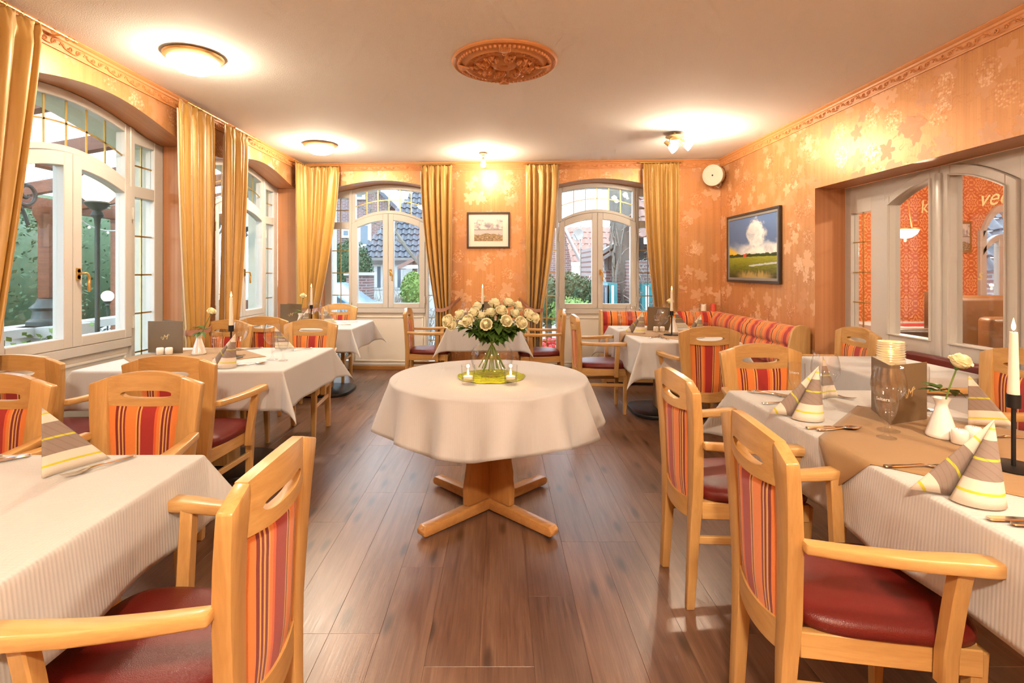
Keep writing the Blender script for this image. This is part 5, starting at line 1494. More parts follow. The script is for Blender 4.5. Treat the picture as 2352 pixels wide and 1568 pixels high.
bt_ = thing('bulb_lamp', 'bare bulb on a small brass ceiling mount near the back wall', 'lamp', (-0.193, 6.08, H))
obj('mount', MB().lathe([(0,-0.001),(0.046,-0.001),(0.050,-0.010),(0.046,-0.020),(0.020,-0.024),(0.018,-0.045),(0.013,-0.048),(0.013,-0.085),(0,-0.085)], 28), MT['brass_m'], bt_, angle=40)
obj('bulb', MB().lathe([(0.012,-0.085),(0.014,-0.098),(0.024,-0.118),(0.030,-0.140),(0.026,-0.160),(0.014,-0.171),(0.0005,-0.174)], 24), opal(E_BULB/0.036), bt_)
st_ = thing('spot_lamp', 'two-armed brass spotlight with glass shades on the ceiling', 'lamp', (1.74, 5.20, H))
obj('mount', MB().tube([(0,0,0),(0,0,-0.022)], 0.012, 10).lathe([(0,-0.022),(0.05,-0.026),(0.085,-0.034),(0.090,-0.042),(0.060,-0.056),(0,-0.060)], 28), MT['brass_m'], st_)
for k, (arm, dirv) in enumerate((([(-0.02,-0.02,-0.055),(-0.06,-0.05,-0.075),(-0.075,-0.05,-0.13)], (0.55,-0.35,-0.62)), ([(0.05,0.0,-0.045),(0.09,0.01,-0.055),(0.09,0.01,-0.095)], (0.62,-0.25,-0.50)))):
    obj('arm', MB().tube(smooth_path(arm, 4), 0.006, 8), MT['brass_m'], st_)
    d = Vector(dirv).normalized(); q = d.to_track_quat('Z', 'Y').to_matrix().to_4x4(); M_ = Matrix.Translation(Vector(arm[-1])-d*0.02) @ q
    hd_ = obj('lamp_socket', MB().lathe([(0,-0.025),(0.020,-0.025),(0.021,0.035),(0,0.035)], 18).xf(M_), MT['brass_m'], st_, angle=40)
    obj('glass_shade', MB().lathe([(0.018,0.033),(0.030,0.045),(0.040,0.075),(0.045,0.105),(0.043,0.105),(0.037,0.075),(0.0,0.06)], 22).xf(M_), MT['dome'], hd_, angle=60)
    lamp_point(st_, tuple(Vector(arm[-1])+d*0.13), E_SPOT*0.5, 0.03)
# medallion
md_ = thing('ceiling_rosette', 'round orange stucco rosette with acanthus relief on the ceiling', 'rosette', (0.03, 3.43, H))
obj('moulded_disc', MB().lathe([(0.345,-0.001),(0.345,-0.012),(0.335,-0.020),(0.322,-0.014),(0.312,-0.014),(0.300,-0.022),(0.275,-0.024),(0.262,-0.036),(0.250,-0.040),(0.240,-0.030),(0.205,-0.022),(0.195,-0.032),(0.180,-0.026),(0.10,-0.014),(0.085,-0.020),(0.075,-0.034),(0.055,-0.038),(0.048,-0.030),(0.038,-0.034),(0.030,-0.034),(0.026,-0.020),(0.022,-0.012),(0.0,-0.012)], 72), MT['cornice'], md_, angle=50)
rl = MB()
for k in range(64):
    a = 2*pi*k/64; rl.ball((0.298*cos(a), 0.298*sin(a), -0.024), 0.0115, 0.0115, 0.013, 7, 4)
for k in range(40):
    a = 2*pi*k/40
    rl.tube([((0.222+0.012*cos(q*1.3+k%2*pi))*cos(a+0.012*sin(q)), (0.222+0.012*cos(q*1.3+k%2*pi))*sin(a+0.012*sin(q)), -0.028) for q in [i*0.5 for i in range(9)]], 0.0048, 5)
for k in range(8):
    a = 2*pi*k/8+0.2
    for q, (rr, sp, sz) in enumerate(((0.155,0.0,0.026),(0.135,0.16,0.020),(0.135,-0.16,0.020),(0.175,0.13,0.016),(0.175,-0.13,0.016),(0.112,0.10,0.016),(0.112,-0.10,0.016))):
        rl.ball((rr*cos(a+sp), rr*sin(a+sp), -0.026), sz, sz*0.8, 0.024, 8, 5)
        rl.tube([((rr+0.02*i/3)*cos(a+sp*1.1), (rr+0.02*i/3)*sin(a+sp*1.1), -0.052+0.005*i) for i in range(4)], 0.006, 5)
for k in range(4):
    a = 2*pi*k/4+pi/2
    for q in range(7):
        b = a+(q-3)*0.035; rl.tube([(0.235*cos(a), 0.235*sin(a), -0.042), (0.275*cos(b), 0.275*sin(b), -0.046), (0.302*cos(b*1.0), 0.302*sin(b), -0.034)], [0.006,0.008,0.004], 6)
    rl.ball((0.215*cos(a), 0.215*sin(a), -0.036), 0.018, 0.018, 0.016, 8, 5)
obj('acanthus_relief', rl, MT['cornice'], md_)
obj('hook_plate', MB().lathe([(0,-0.0125),(0.02,-0.0125),(0.02,-0.016),(0,-0.016)], 20), MT['wax'], md_)

# ------------------------------------------------------------------ pictures, speaker
def picture(label, w, h, loc, rot, fw, parts):
    t = thing('framed_picture', label, 'picture', loc, rot)
    def ring(w0, h0, w1, h1, y0, y1, mat, nm):
        m = MB()
        for x0, x1, z0, z1 in ((-w0,w0,h1,h0),(-w0,w0,-h0,-h1),(-w0,-w1,-h1,h1),(w1,w0,-h1,h1)): m.box(x0, x1, y0, y1, z0, z1)
        obj(nm, m, MT[mat], t, bevel=0.002, bseg=1)
    ring(w/2, h/2, w/2-fw, h/2-fw, -0.032, -0.002, 'frame_dark', 'frame')
    if parts == 'sky':
        ring(w/2-fw, h/2-fw, w/2-fw-0.028, h/2-fw-0.028, -0.026, -0.004, 'frame_grey', 'inner_frame'); iw, ih = w-2*fw-0.056, h-2*fw-0.056
        obj('canvas', MB().box(-iw/2, iw/2, -0.020, -0.006, -ih/2, ih/2), MT['pic_sky'], t, uvf=lambda co: (co.x/iw+0.5, co.z/ih+0.5), smooth=False)
    else:
        obj('mount', MB().box(-w/2+fw, w/2-fw, -0.016, -0.006, -h/2+fw, h/2-fw), MT['mat'], t, smooth=False); iw, ih = (w-2*fw)*0.72, (h-2*fw)*0.66
        obj('print', MB().box(-iw/2, iw/2, -0.0185, -0.016, -ih/2, ih/2), MT['pic_sea'], t, uvf=lambda co: (co.x/iw+0.5, co.z/ih+0.5), smooth=False)
    return t
picture('small dune watercolour in a dark frame between the back windows', 0.545, 0.455, (*bw(-0.143,0), 1.842), AL, 0.022, 'sea')
picture('large oil painting of white cloud over green fields', 1.168, 0.765, (XR, 5.632, 1.583), -pi/2, 0.026, 'sky')
sp = thing('wall_speaker', 'round cream loudspeaker high in the right back corner', 'speaker', (2.60, 6.33, 2.487)); 
sp.rotation_euler = (0, 0, 0)
d = Vector((-0.72, -0.66, -0.12)).normalized(); M_ = d.to_track_quat('Z', 'Y').to_matrix().to_4x4()
obj('housing', MB().lathe([(0,-0.085),(0.085,-0.085),(0.112,-0.05),(0.126,0.03),(0.128,0.05),(0.123,0.056),(0.118,0.056)], 48).xf(M_), MT['speaker'], sp, angle=40)
obj('grille', MB().lathe([(0.118,0.054),(0.09,0.061),(0.07,0.056),(0.035,0.052),(0.0,0.051)], 40).xf(M_), MT['grille'], sp, angle=40)
obj('badge', MB().box(-0.009,0.009,-0.009,0.009,0.0515,0.0545).xf(M_), MT['black'], sp)
obj('bracket', MB().tube([(0.02,0.02,-0.12),(0.07,0.05,-0.14),(0.11,0.08,-0.10)], 0.008, 8).tube([(0.02,0.02,0.12),(0.07,0.05,0.14),(0.11,0.08,0.10)], 0.008, 8).tube([(0.11,0.08,-0.10),(0.11,0.08,0.10)], 0.012, 8), MT['speaker'], sp)
# ------------------------------------------------------------------ outdoors behind the back windows
def leafy(name, label, cat, c, rx, ry, rz, n, size, mat, seed, group=None, trunk=True, shape='ball'):
    """shrub: a core plus many leaf blades on its surface"""
    rng = random.Random(seed); t = thing(name, label, cat, (c[0], c[1], c[2]-rz), 0.0, group)
    gz = -0.36-(c[2]-rz)
    if gz < -0.05: obj('stem', MB().tube([(0,0,gz),(0.03,0,gz*0.4),(0,0,rz*0.8)], 0.07, 8), MT['bark'], t)
    m = MB()
    for _ in range(n):
        a = rng.uniform(0, 2*pi); u = rng.uniform(-0.95, 1); r = sqrt(1-u*u)
        k = rng.uniform(0.80, 1.06)
        if shape == 'dome': r = min(1, r*1.35) if u < 0.2 else r
        p = Vector((rx*r*cos(a)*k, ry*r*sin(a)*k, rz*(1+u*k)))
        d = Vector((rng.uniform(-1,1), rng.uniform(-1,1), rng.uniform(-1,1))).normalized(); e = d.orthogonal().normalized(); f = d.cross(e)
        s = size*rng.uniform(0.6, 1.3)
        m.add([p-e*s*0.5, p+f*s*0.28, p+e*s*0.5, p-f*s*0.28], [(0,1,2,3)])
    o = obj('foliage', m, mat, t, smooth=False, recalc=False); o['kind'] = 'stuff'
    core = MB().ball((0,0,rz), rx*0.86, ry*0.86, rz*0.88, 14, 9); obj('twig_core', core, mat, t)
    return t
def twiggy(name, label, c, w, h, n, seed, group=None):
    rng = random.Random(seed); t = thing(name, label, 'shrub', c, 0.0, group); m = MB()
    for _ in range(n):
        x = rng.uniform(-w, w); y = rng.uniform(-0.4, 0.4); hh = h*rng.uniform(0.5, 1.0); dx, dy = rng.uniform(-.3,.3)*hh, rng.uniform(-.2,.2)*hh
        m.tube([(x,y,0),(x+dx*0.4,y+dy*0.4,hh*0.5),(x+dx,y+dy,hh)], [0.012,0.009,0.004], 3, caps=False)
        for _k in range(2):
            f = rng.uniform(0.4, 0.9); m.tube([(x+dx*f,y+dy*f,hh*f),(x+dx*f+rng.uniform(-.25,.25),y,hh*f+rng.uniform(.1,.35))], [0.006,0.003], 3, caps=False)
    o = obj('twigs', m, MT['twig'], t); o['kind'] = 'stuff'; return t
struct('ground', MB().box(-60, 60, 7.45, 90, -0.45, -0.35), MT['asphalt'], smooth=False)
struct('ground', MB().box(-40, -3.1, -20, 7.45, -0.45, -0.30), MT['grass'], smooth=False)
# white house with slate roof
def tiles(u0, u1, v0, v1, fn, du=0.30, dv=0.34):
    """pantile field: wavy rows; fn(u,v,h) -> point"""
    m = MB(); nv = int((v1-v0)/dv)
    for k in range(nv):
        nu = int((u1-u0)/du*6); rows = []
        for f, lift in ((0.0, 0.055), (1.0, 0.010)):
            rows.append([fn(u0+(u1-u0)*j/nu, v0+dv*(k+f), lift+0.03*sin(2*pi*j/6)) for j in range(nu+1)])
        m.grid(rows); m.grid([[fn(u0+(u1-u0)*j/nu, v0+dv*k, 0.0) for j in range(nu+1)], rows[0]])
    return m
HY = 19.0; e_z = at(0, 592, HY).z
hx0, hx1 = at(826, 0, HY).x, at(1010, 0, HY).x
wh = thing('white_house', 'low white rendered house with dark slate roof seen through the left back window', 'house', (hx0, HY, -0.4))
obj('wall', MB().box(0.25, hx1-hx0, 0, 5.0, 0, e_z+0.4), MT['render'], wh, smooth=False)
def roof_fn(u, v, h):
    x = u + v*0.62*max(0, 1-u/1.5)*0.0; return Vector((u, -0.35+v*0.62-h*0.75, e_z+0.40+v*0.78+h*0.6))
rf = MB(); nv = 17; dv = 0.275
for k in range(nv):
    lo = 0.0 + 0.19*k*dv*2.6; hi_ = hx1-hx0+0.5
    nu = 150; rows = []
    for f, lift in ((0.0, 0.06), (1.0, 0.012)):
        rows.append([roof_fn(lo+(hi_-lo)*j/nu, dv*(k+f), lift+0.035*sin(2*pi*(lo+(hi_-lo)*j/nu)/0.21)) for j in range(nu+1)])
    rf.grid(rows); rf.grid([[roof_fn(lo+(hi_-lo)*j/nu, dv*k, -0.02) for j in range(nu+1)], rows[0]])
    rf.add([roof_fn(lo,dv*k,0), roof_fn(lo,dv*(k+1),0), roof_fn(lo,dv*(k+1),0)+Vector((0,2.5,0)), roof_fn(lo,dv*k,0)+Vector((0,2.5,0))], [(0,1,2,3)])
o = obj('tiled_roof', rf, MT['rooft'], wh, recalc=False, angle=60)
obj('gutter', MB().box(0.0, hx1-hx0+0.4, -0.45, -0.33, e_z+0.30, e_z+0.40), MT['oldwood'], wh)
for p0, p1 in ((858, 875), (905, 921)):
    a = at(p0, 612, HY); b = at(p1, 660, HY); x0, x1 = a.x-hx0, b.x-hx0; z0, z1 = b.z+0.4, a.z+0.4
    wn = obj('window', MB().box(x0-0.07, x1+0.07, -0.05, 0.02, z0-0.07, z1+0.07), MT['render'], wh, smooth=False)
    obj('pane', MB().box(x0, x1, -0.07, -0.04, z0, z1), MT['dkglass'], wn, smooth=False)
    obj('net_curtain', MB().box(x0+0.02, x0+(x1-x0)*0.55, -0.08, -0.07, z0, z1), MT['render'], wn, smooth=False)
# skylight-like dormer patch and porch roof at the right of the white house
pr = at(945, 603, 17.5)
ph = thing('porch', 'small pitched porch roof on a timber post before the white house', 'porch', (pr.x, 17.5, -0.4))
m = MB(); m.loft([[(-0.35,-0.5,pr.z+0.30),(1.1,-0.5,pr.z+1.05),(1.1,-0.5,pr.z+0.93),(-0.35,-0.5,pr.z+0.18)], [(-0.35,0.8,pr.z+0.30),(1.1,0.8,pr.z+1.05),(1.1,0.8,pr.z+0.93),(-0.35,0.8,pr.z+0.18)]])
obj('porch_roof', m, MT['rooft2'], ph, smooth=False)
obj('post', MB().box(0.10, 0.25, -0.4, -0.25, 0, pr.z+0.45), MT['darkwood'], ph); obj('beam', MB().box(-0.35, 1.3, -0.45, -0.3, pr.z+0.2, pr.z+0.32), MT['render'], ph)
# brick house at the left
BY = 24.0
gl_ = at(640, 0, BY).x; gr = at(893, 0, BY).x
bh = thing('brick_house', 'tall purple brick gable house at the left through the back window', 'house', (gl_, BY, -0.4))
ridge = at(760, 330, BY); ev = at(893, 466, BY)
poly = [(0, -0.0), (gr-gl_, 0.0), (gr-gl_, ev.z+0.4), (ridge.x-gl_, ridge.z+0.4), (0, ridge.z+0.4-0.8)]
m = MB(); m.loft([[(x, y, z) for x, z in poly] for y in (0, 9)]); obj('gable_wall', m, MT['brick'], bh, smooth=False)
m = MB(); a_, b_ = Vector((gr-gl_+0.45, 0, ev.z-0.03)), Vector((ridge.x-gl_-0.1, 0, ridge.z+0.55))
m.loft([[Vector((p.x, y, p.z+dz)) for p, dz in ((a_,0),(a_,0.22),(b_,0.22),(b_,0))] for y in (-0.35, 9)]); obj('roof_edge', m, MT['rooft'], bh, smooth=False)
for (x0, y0, x1, y1) in ((829, 518, 845, 560), (820, 437, 832, 452), (757, 602, 772, 655), (790, 530, 800, 540)):
    a = at(x0, y0, BY-0.1); b = at(x1, y1, BY-0.1)
    w_ = obj('window', MB().box(a.x-gl_-0.15, b.x-gl_+0.15, -0.14, -0.02, b.z+0.4-0.12, a.z+0.4+0.12), MT['render'], bh, smooth=False)
    obj('pane', MB().box(a.x-gl_, b.x-gl_, -0.17, -0.13, b.z+0.4, a.z+0.4), MT['dkglass'], w_, smooth=False)
w2 = at(840, 575, BY-3)
obj('side_wing', MB().box(at(795,0,BY-2).x-gl_, at(850,0,BY-2).x-gl_, -2, 0, 0, at(0,566,BY-2).z+0.4), MT['render'], bh, smooth=False)
# garden in front
leafy('clipped_yew', 'tall dome-clipped dark yew between the houses', 'shrub', (at(806,0,17).x, 17.0, at(0,650,17).z+0.35), 0.68, 0.68, 1.05, 4200, 0.085, MT['hedge'], 3, shape='dome')
twiggy('bare_shrub', 'bare grey winter shrub in front of the white house, left', (at(862,0,13.5).x, 13.5, -0.35), 0.95, 1.15, 130, 5)
twiggy('bare_shrub', 'bare grey winter hedge in front of the white house, right', (at(925,0,14.5).x, 14.6, -0.35), 0.70, 1.1, 110, 6)
leafy('laurel_bush', 'light green bush at the right of the left back window', 'shrub', (at(948,0,13.4).x, 13.4, at(0,668,13.4).z), 0.30, 0.30, 0.48, 1500, 0.075, MT['bush'], 8)
twiggy('front_hedge', 'low trimmed hedge just outside the left back window', (at(895,0,10.2).x, 10.2, -0.35), 1.2, 0.98, 220, 9)
gp = thing('gate_pillar', 'brown gate pillar with letterbox in the garden', 'pillar', (at(828,0,15).x, 15.0, -0.4))
obj('shaft', MB().box(-0.32, 0.32, -0.3, 0.3, 0, at(0,632,15).z+0.4), MT['brick'], gp, smooth=False); obj('cap', MB().box(-0.38, 0.38, -0.36, 0.36, at(0,632,15).z+0.4, at(0,632,15).z+0.48), MT['stone'], gp, smooth=False)
obj('letterbox', MB().box(-0.15, 0.12, -0.36, -0.30, 0.85, 1.15), MT['cream_out'], gp, smooth=False)
# bare tree
bt2 = thing('bare_tree', 'bare leaning tree branches in front of the slate roof', 'tree', (at(985,0,14).x, 14.0, -0.4)); rng = random.Random(4); m = MB()
def branch(p, d, L, r, dep):
    q = p+d*L; m.tube([p, p.lerp(q,0.5)+Vector((rng.uniform(-.05,.05),0,rng.uniform(-.05,.05))), q], [r, r*0.8, r*0.6], 5, caps=False)
    if dep:
        for _ in range(3): branch(p.lerp(q, rng.uniform(0.5,1)), (d+Vector((rng.uniform(-.9,.9), rng.uniform(-.4,.4), rng.uniform(-.3,.7)))).normalized(), L*rng.uniform(0.5,0.75), r*0.55, dep-1)
branch(Vector((0,0,0)), Vector((-0.12,0,1)).normalized(), 2.2, 0.09, 0); branch(Vector((-0.25,0,1.9)), Vector((-0.55,0,0.75)).normalized(), 1.2, 0.055, 3); branch(Vector((-0.25,0,2.0)), Vector((0.25,0,0.9)).normalized(), 1.0, 0.05, 3)
obj('branches', m, MT['bark'], bt2)
# parked car
cx = -4.15
car = thing('parked_car', 'silver blue hatchback parked outside, behind the left back curtain', 'car', (cx, 11.6, -0.38))
side = [(-2.1,0.30),(-2.12,0.75),(-1.9,0.98),(-1.35,1.02),(-0.75,1.42),(0.55,1.44),(1.15,1.02),(1.75,0.90),(2.05,0.66),(2.1,0.30)]
m = MB(); m.loft([[(x, y, z*(1 if abs(y) < 0.8 else 1.0)) for x, z in side] for y in (-0.82, 0.82)]); obj('body', m, MT['carpaint'], car, bevel=0.06, bseg=3, angle=50)
glz = [(-1.15,1.05),(-0.68,1.37),(0.48,1.39),(0.98,1.05)]
m = MB(); m.loft([[(x, y, z) for x, z in glz] for y in (-0.832, -0.80)]); obj('side_glass', m, MT['dkglass'], car, smooth=False)
for x in (-1.3, 1.3):
    obj('wheel', MB().tube([(x,-0.86,0.31),(x,-0.68,0.31)], 0.31, 22), MT['cartyre'], car, angle=40)
# ---- through the right back window
RYD = 13.0
rbx = at(1392, 0, RYD).x
rbh = thing('brick_shed', 'old brick building with grey plank gable and creeper on the right', 'building', (rbx, RYD, -0.4))
x1_ = at(1470, 0, RYD).x-rbx; zt_ = at(0, 560, RYD).z+0.4
obj('wall', MB().box(0.0, 4.5, 0, 4, 0, zt_), MT['brick'], rbh, smooth=False)
obj('side_wall', MB().box(0.28, 4.5, -1.2, 0.0, 0, at(0,600,RYD).z+0.4), MT['brick'], rbh, smooth=False)
for k in range(9):
    x = -0.05+0.11*k; z1 = at(0, 575-5.2*k, RYD).z+0.4
    obj('plank', MB().box(x, x+0.095, -0.06, 0.0, at(0,622,RYD).z+0.4+0.05*(k%3), z1), MT['oldwood'], rbh, smooth=False)
m = MB(); a_, b_ = at(1378, 586, RYD-0.2), at(1436, 550, RYD-0.2)
for off in (0.0, 0.14): m.loft([[Vector((p.x-rbx, y, p.z+0.4+dz-off)) for p, dz in ((a_,0),(a_,0.09),(b_,0.09),(b_,0))] for y in (-0.45, 0.1)])
obj('barge_board', m, MT['oldwood'], rbh, smooth=False)
m = tiles(0.35, 4.5, 0.0, 2.2, lambda u, v, h: Vector((u, -1.3+v*0.7-h*0.7, at(0,562,RYD).z+0.5+v*0.75+h*0.6)), 0.26, 0.32); obj('tiled_roof', m, MT['rooft2'], rbh, recalc=False)
for x0, y0, x1, y1, mt in ((1400,655,1412,712,'teal'),(1478,655,1492,712,'teal'),(1388,660,1393,705,'dkglass')):
    a = at(x0,y0,RYD-1.3); b = at(x1,y1,RYD-1.3)
    w_ = obj('window', MB().box(a.x-rbx-0.05, b.x-rbx+0.05, -1.34, -1.2 if x0 > 1450 else -0.02, b.z+0.4-0.05, a.z+0.4+0.05), MT[mt], rbh, smooth=False); obj('pane', MB().box(a.x-rbx+0.03, b.x-rbx-0.03, -1.36, -1.33, b.z+0.4, a.z+0.4), MT['render'], w_, smooth=False)
tk = thing('creeper_trunk', 'huge grey trunk wrapped in bare creeper beside the brick building', 'tree', (at(1432,0,12.2).x, 12.4, -0.4)); m = MB(); rng = random.Random(14)
z_ = [0, 1.2, 2.2, 3.2, 4.2, 5.5]
m.tube([(0.18,0,0),(0.15,0,1.2),(0.08,0,2.2),(0.0,0,3.2),(-0.05,0,4.2),(-0.08,0,5.5)], [0.16,0.17,0.24,0.30,0.29,0.26], 14); obj('trunk', m, MT['bark'], tk)
m = MB()
for k in range(150):
    z = rng.uniform(0.2, 5.3); a = rng.uniform(0, 6.28); r = 0.32 if z > 2 else 0.26
    p = [Vector((0.06+r*cos(a+q*0.25)*1.05, r*sin(a+q*0.25)*1.05, z+q*rng.uniform(-0.05,0.22))) for q in range(5)]
    m.tube(p, 0.012, 3, caps=False)
for k in range(110):
    x = rng.uniform(0.1, 1.1); z = rng.uniform(0.3, 3.0); d = Vector((rng.uniform(-.3,.3), 0, rng.uniform(-.35,.35)))
    m.tube([Vector((x,-0.72,z)), Vector((x,-0.74,z))+d*0.5+Vector((0,-0.05,0)), Vector((x,-0.72,z))+d], 0.009, 3, caps=False)
o = obj('creeper_stems', m, MT['twig'], tk); o['kind'] = 'stuff'
# distant roofs, satellite dish, fence and bushes
dh = thing('far_house', 'pale house with red roof behind the satellite dish', 'house', (at(1300,0,24).x, 24.0, -0.4))
obj('wall', MB().box(-0.2, 3.2, 0, 4, 0, at(0,610,24).z+0.4), MT['cream_out'], dh, smooth=False)
obj('tiled_roof', tiles(-0.3, 3.4, 0.0, 2.4, lambda u, v, h: Vector((u, -0.3+v*0.6-h*0.7, at(0,602,24).z+0.4+v*0.78+h*0.6)), 0.30, 0.36), MT['rooft2'], dh, recalc=False)
gb = thing('gable_house', 'narrow brick gable at the left of the right back window', 'house', (at(1285,0,18).x, 18.0, -0.4)); gx = at(1285,0,18).x
poly = [(-1.0,0),(at(1314,0,18).x-gx,0),(at(1312,600,18).x-gx,at(0,600,18).z+0.4),(at(1296,530,18).x-gx,at(0,530,18).z+0.4),(-1.0,at(0,525,18).z+0.4)]
m = MB(); m.loft([[(x,y,z) for x,z in poly] for y in (0,4)]); obj('gable_wall', m, MT['brick'], gb, smooth=False)
m = MB(); a_, b_ = at(1297,526,17.8), at(1332,598,17.8); m.loft([[Vector((p.x-gx, y, p.z+0.4+dz)) for p, dz in ((a_,0),(a_,0.12),(b_,0.12),(b_,0))] for y in (-0.3,0.2)]); obj('barge_board', m, MT['render'], gb, smooth=False)
sd_ = thing('satellite_dish', 'grey satellite dish on a mast above the garden wall', 'satellite dish', (at(1333,0,14).x, 14.0, -0.35))
zc = at(0,540,14).z+0.35
obj('mast', MB().tube([(0,0,0),(0,0,zc+0.28)], 0.022, 8), MT['steel'], sd_)
d = Vector((-0.55,-0.75,0.25)).normalized(); M_ = Matrix.Translation(Vector((-0.06,-0.06,zc))) @ d.to_track_quat('Z','Y').to_matrix().to_4x4()
obj('dish', MB().lathe([(0.0005,0.0),(0.08,0.006),(0.14,0.022),(0.17,0.036),(0.165,0.040),(0.13,0.027),(0.0005,0.006)], 28).xf(M_), MT['frame_grey'], sd_)
obj('feed_arm', MB().tube([M_ @ Vector((0.0,-0.15,0.02)), M_ @ Vector((0,-0.05,0.26))], 0.009, 6), MT['steel'], sd_)
fx0, fx1 = at(1325,0,13.6).x, at(1362,0,13.6).x
fe = thing('slat_fence', 'grey horizontal slat fence behind the green bushes', 'fence', (fx0, 13.6, -0.4))
for k in range(8): obj('slat', MB().box(-0.3, fx1-fx0+0.3, -0.012, 0.012, 0.15+0.125*k, 0.25+0.125*k), MT['oldwood'], fe, smooth=False)
for x in (-0.25, fx1-fx0): obj('post', MB().box(x, x+0.08, 0.012, 0.09, 0, 1.2), MT['oldwood'], fe, smooth=False)
leafy('laurel_bush', 'dark green bush at the lower left of the right back window', 'shrub', (at(1308,0,11.5).x, 11.5, at(0,680,11.5).z), 0.40, 0.40, 0.52, 2000, 0.08, MT['hedge'], 18)
leafy('laurel_bush', 'conical dark green bush beside the window handle', 'shrub', (at(1345,0,12).x, 12.0, at(0,690,12).z-0.1), 0.26, 0.26, 0.62, 1300, 0.07, MT['hedge'], 19)
leafy('laurel_bush', 'low pale bush at the foot of the right back window', 'shrub', (at(1312,0,10.2).x, 10.2, at(0,720,10.2).z), 0.45, 0.30, 0.32, 1100, 0.06, MT['bush'], 20)
leafy('laurel_bush', 'bush between the middle curtain and the right window', 'shrub', (at(1257,0,10.5).x, 10.5, at(0,690,10.5).z), 0.22, 0.3, 0.55, 900, 0.07, MT['hedge'], 21)
pt = thing('flower_pot', 'teal pot with red geraniums outside the right window', 'plant pot', (at(1262,0,8.2).x, 8.2, -0.35))
obj('pot', MB().lathe([(0,0),(0.14,0),(0.19,0.30),(0.20,0.36),(0.18,0.36),(0,0.32)], 24), MT['teal'], pt)
m = MB(); rng = random.Random(3)
for _ in range(120):
    a = rng.uniform(0,6.28); r = rng.uniform(0,0.22); m.ball((r*cos(a), r*sin(a), rng.uniform(0.36,0.60)), 0.03, seg=6, rings=4)
o = obj('flowers', m, MT['redflower'], pt); o['kind'] = 'stuff'
# ------------------------------------------------------------------ veranda outside the left windows
vr = thing('veranda_roof', 'glazed veranda canopy on red timber beams outside the left windows', 'canopy', (-3.16, 0, 0))
for k in range(7):
    y = 1.9+1.05*k
    m = MB(); m.loft([[(0.0,y-0.05,2.62),(0.0,y+0.05,2.62),(0.0,y+0.05,2.76),(0.0,y-0.05,2.76)], [(-2.6,y-0.05,2.16),(-2.6,y+0.05,2.16),(-2.6,y+0.05,2.30),(-2.6,y-0.05,2.30)]])
    obj('rafter', m, MT['redwood'], vr, smooth=False)
    if k < 6:
        m = MB(); m.loft([[(0.0,y+0.02,2.775),(0.0,y+1.03,2.775),(0.0,y+1.03,2.782),(0.0,y+0.02,2.782)], [(-2.7,y+0.02,2.305),(-2.7,y+1.03,2.305),(-2.7,y+1.03,2.312),(-2.7,y+0.02,2.312)]])
        obj('roof_pane', m, MT['roofglass'], vr, smooth=False)
for x, z in ((-2.62, 2.10), (-1.3, 2.34), (-0.06, 2.55)): obj('beam', MB().box(x-0.07, x+0.07, 1.7, 8.4, z, z+0.14), MT['redwood'], vr, smooth=False)
def column(x, y, label, detail=True):
    t = thing('iron_column', label, 'column', (x, y, -0.30))
    obj('plinth', MB().box(-0.22,0.22,-0.22,0.22,0.0,1.00).box(-0.27,0.27,-0.27,0.27,1.00,1.10), MT['stone'], t, smooth=False)
    obj('base', MB().lathe([(0,1.10),(0.17,1.10),(0.17,1.14),(0.13,1.17),(0.12,1.24),(0.15,1.27),(0.10,1.32),(0.085,1.36),(0,1.36)], 24), MT['iron'], t, angle=50)
    obj('shaft', MB().box(-0.06,0.06,-0.06,0.06,1.36,2.25), MT['redwood'], t, bevel=0.015)
    obj('capital', MB().lathe([(0.07,2.05),(0.08,2.10),(0.12,2.18),(0.12,2.25),(0,2.25)], 16), MT['redwood'], t, angle=50)
    for sg in (-1, 1):
        m = MB(); m.tube(spiral(0, 0, 0.13, 1.4, 0.0, sg, 0.0, 24), 0.018, 6); m.tube(smooth_path([(-0.02,0,-0.30),(0.04*1,0,-0.16),(0.14,0,-0.05),(0.22,0,0.14)],5), 0.016, 6); m.tube(spiral(0.10,0.10,0.06,1.2,2.0,-sg,0.0,16), 0.012, 6)
        m.xf(Matrix.Translation((0, sg*0.24, 2.36)) @ Matrix.Rotation(sg*pi/2, 4, 'Z'))
        obj('scroll_bracket', m, MT['iron'], t)
    return t
column(-4.45, 5.15, 'ornate column on a stone plinth outside the first left window')
column(-4.45, 8.0, 'ornate column outside the second left window')
def globe(x, y, z, r, label, hang=False):
    t = thing('globe_lamp', label, 'lamp', (x, y, z))
    obj('glass_globe', MB().ball((0,0,0), r, seg=28, rings=16), MT['globe'], t)
    obj('cast_cup', MB().lathe([(r*0.62,-r*0.86),(r*0.70,-r*0.95),(r*0.45,-r*1.25),(r*0.22,-r*1.4),(r*0.32,-r*1.6),(r*0.36,-r*1.7),(r*0.18,-r*1.9),(r*0.14,-r*2.4),(r*0.12,-z-0.3)], 20), MT['iron'], t, angle=50)
    return t
globe(-3.62, 4.70, 2.075, 0.145, 'glowing white globe lamp on a cast post outside the first left window')
globe(-3.62, 7.40, 2.08, 0.145, 'glowing white globe lamp outside the second left window')
p_ = at(247, 680, 7.2); globe(p_.x, p_.y, p_.z, 0.075, 'small warm globe lamp deeper in the veranda')
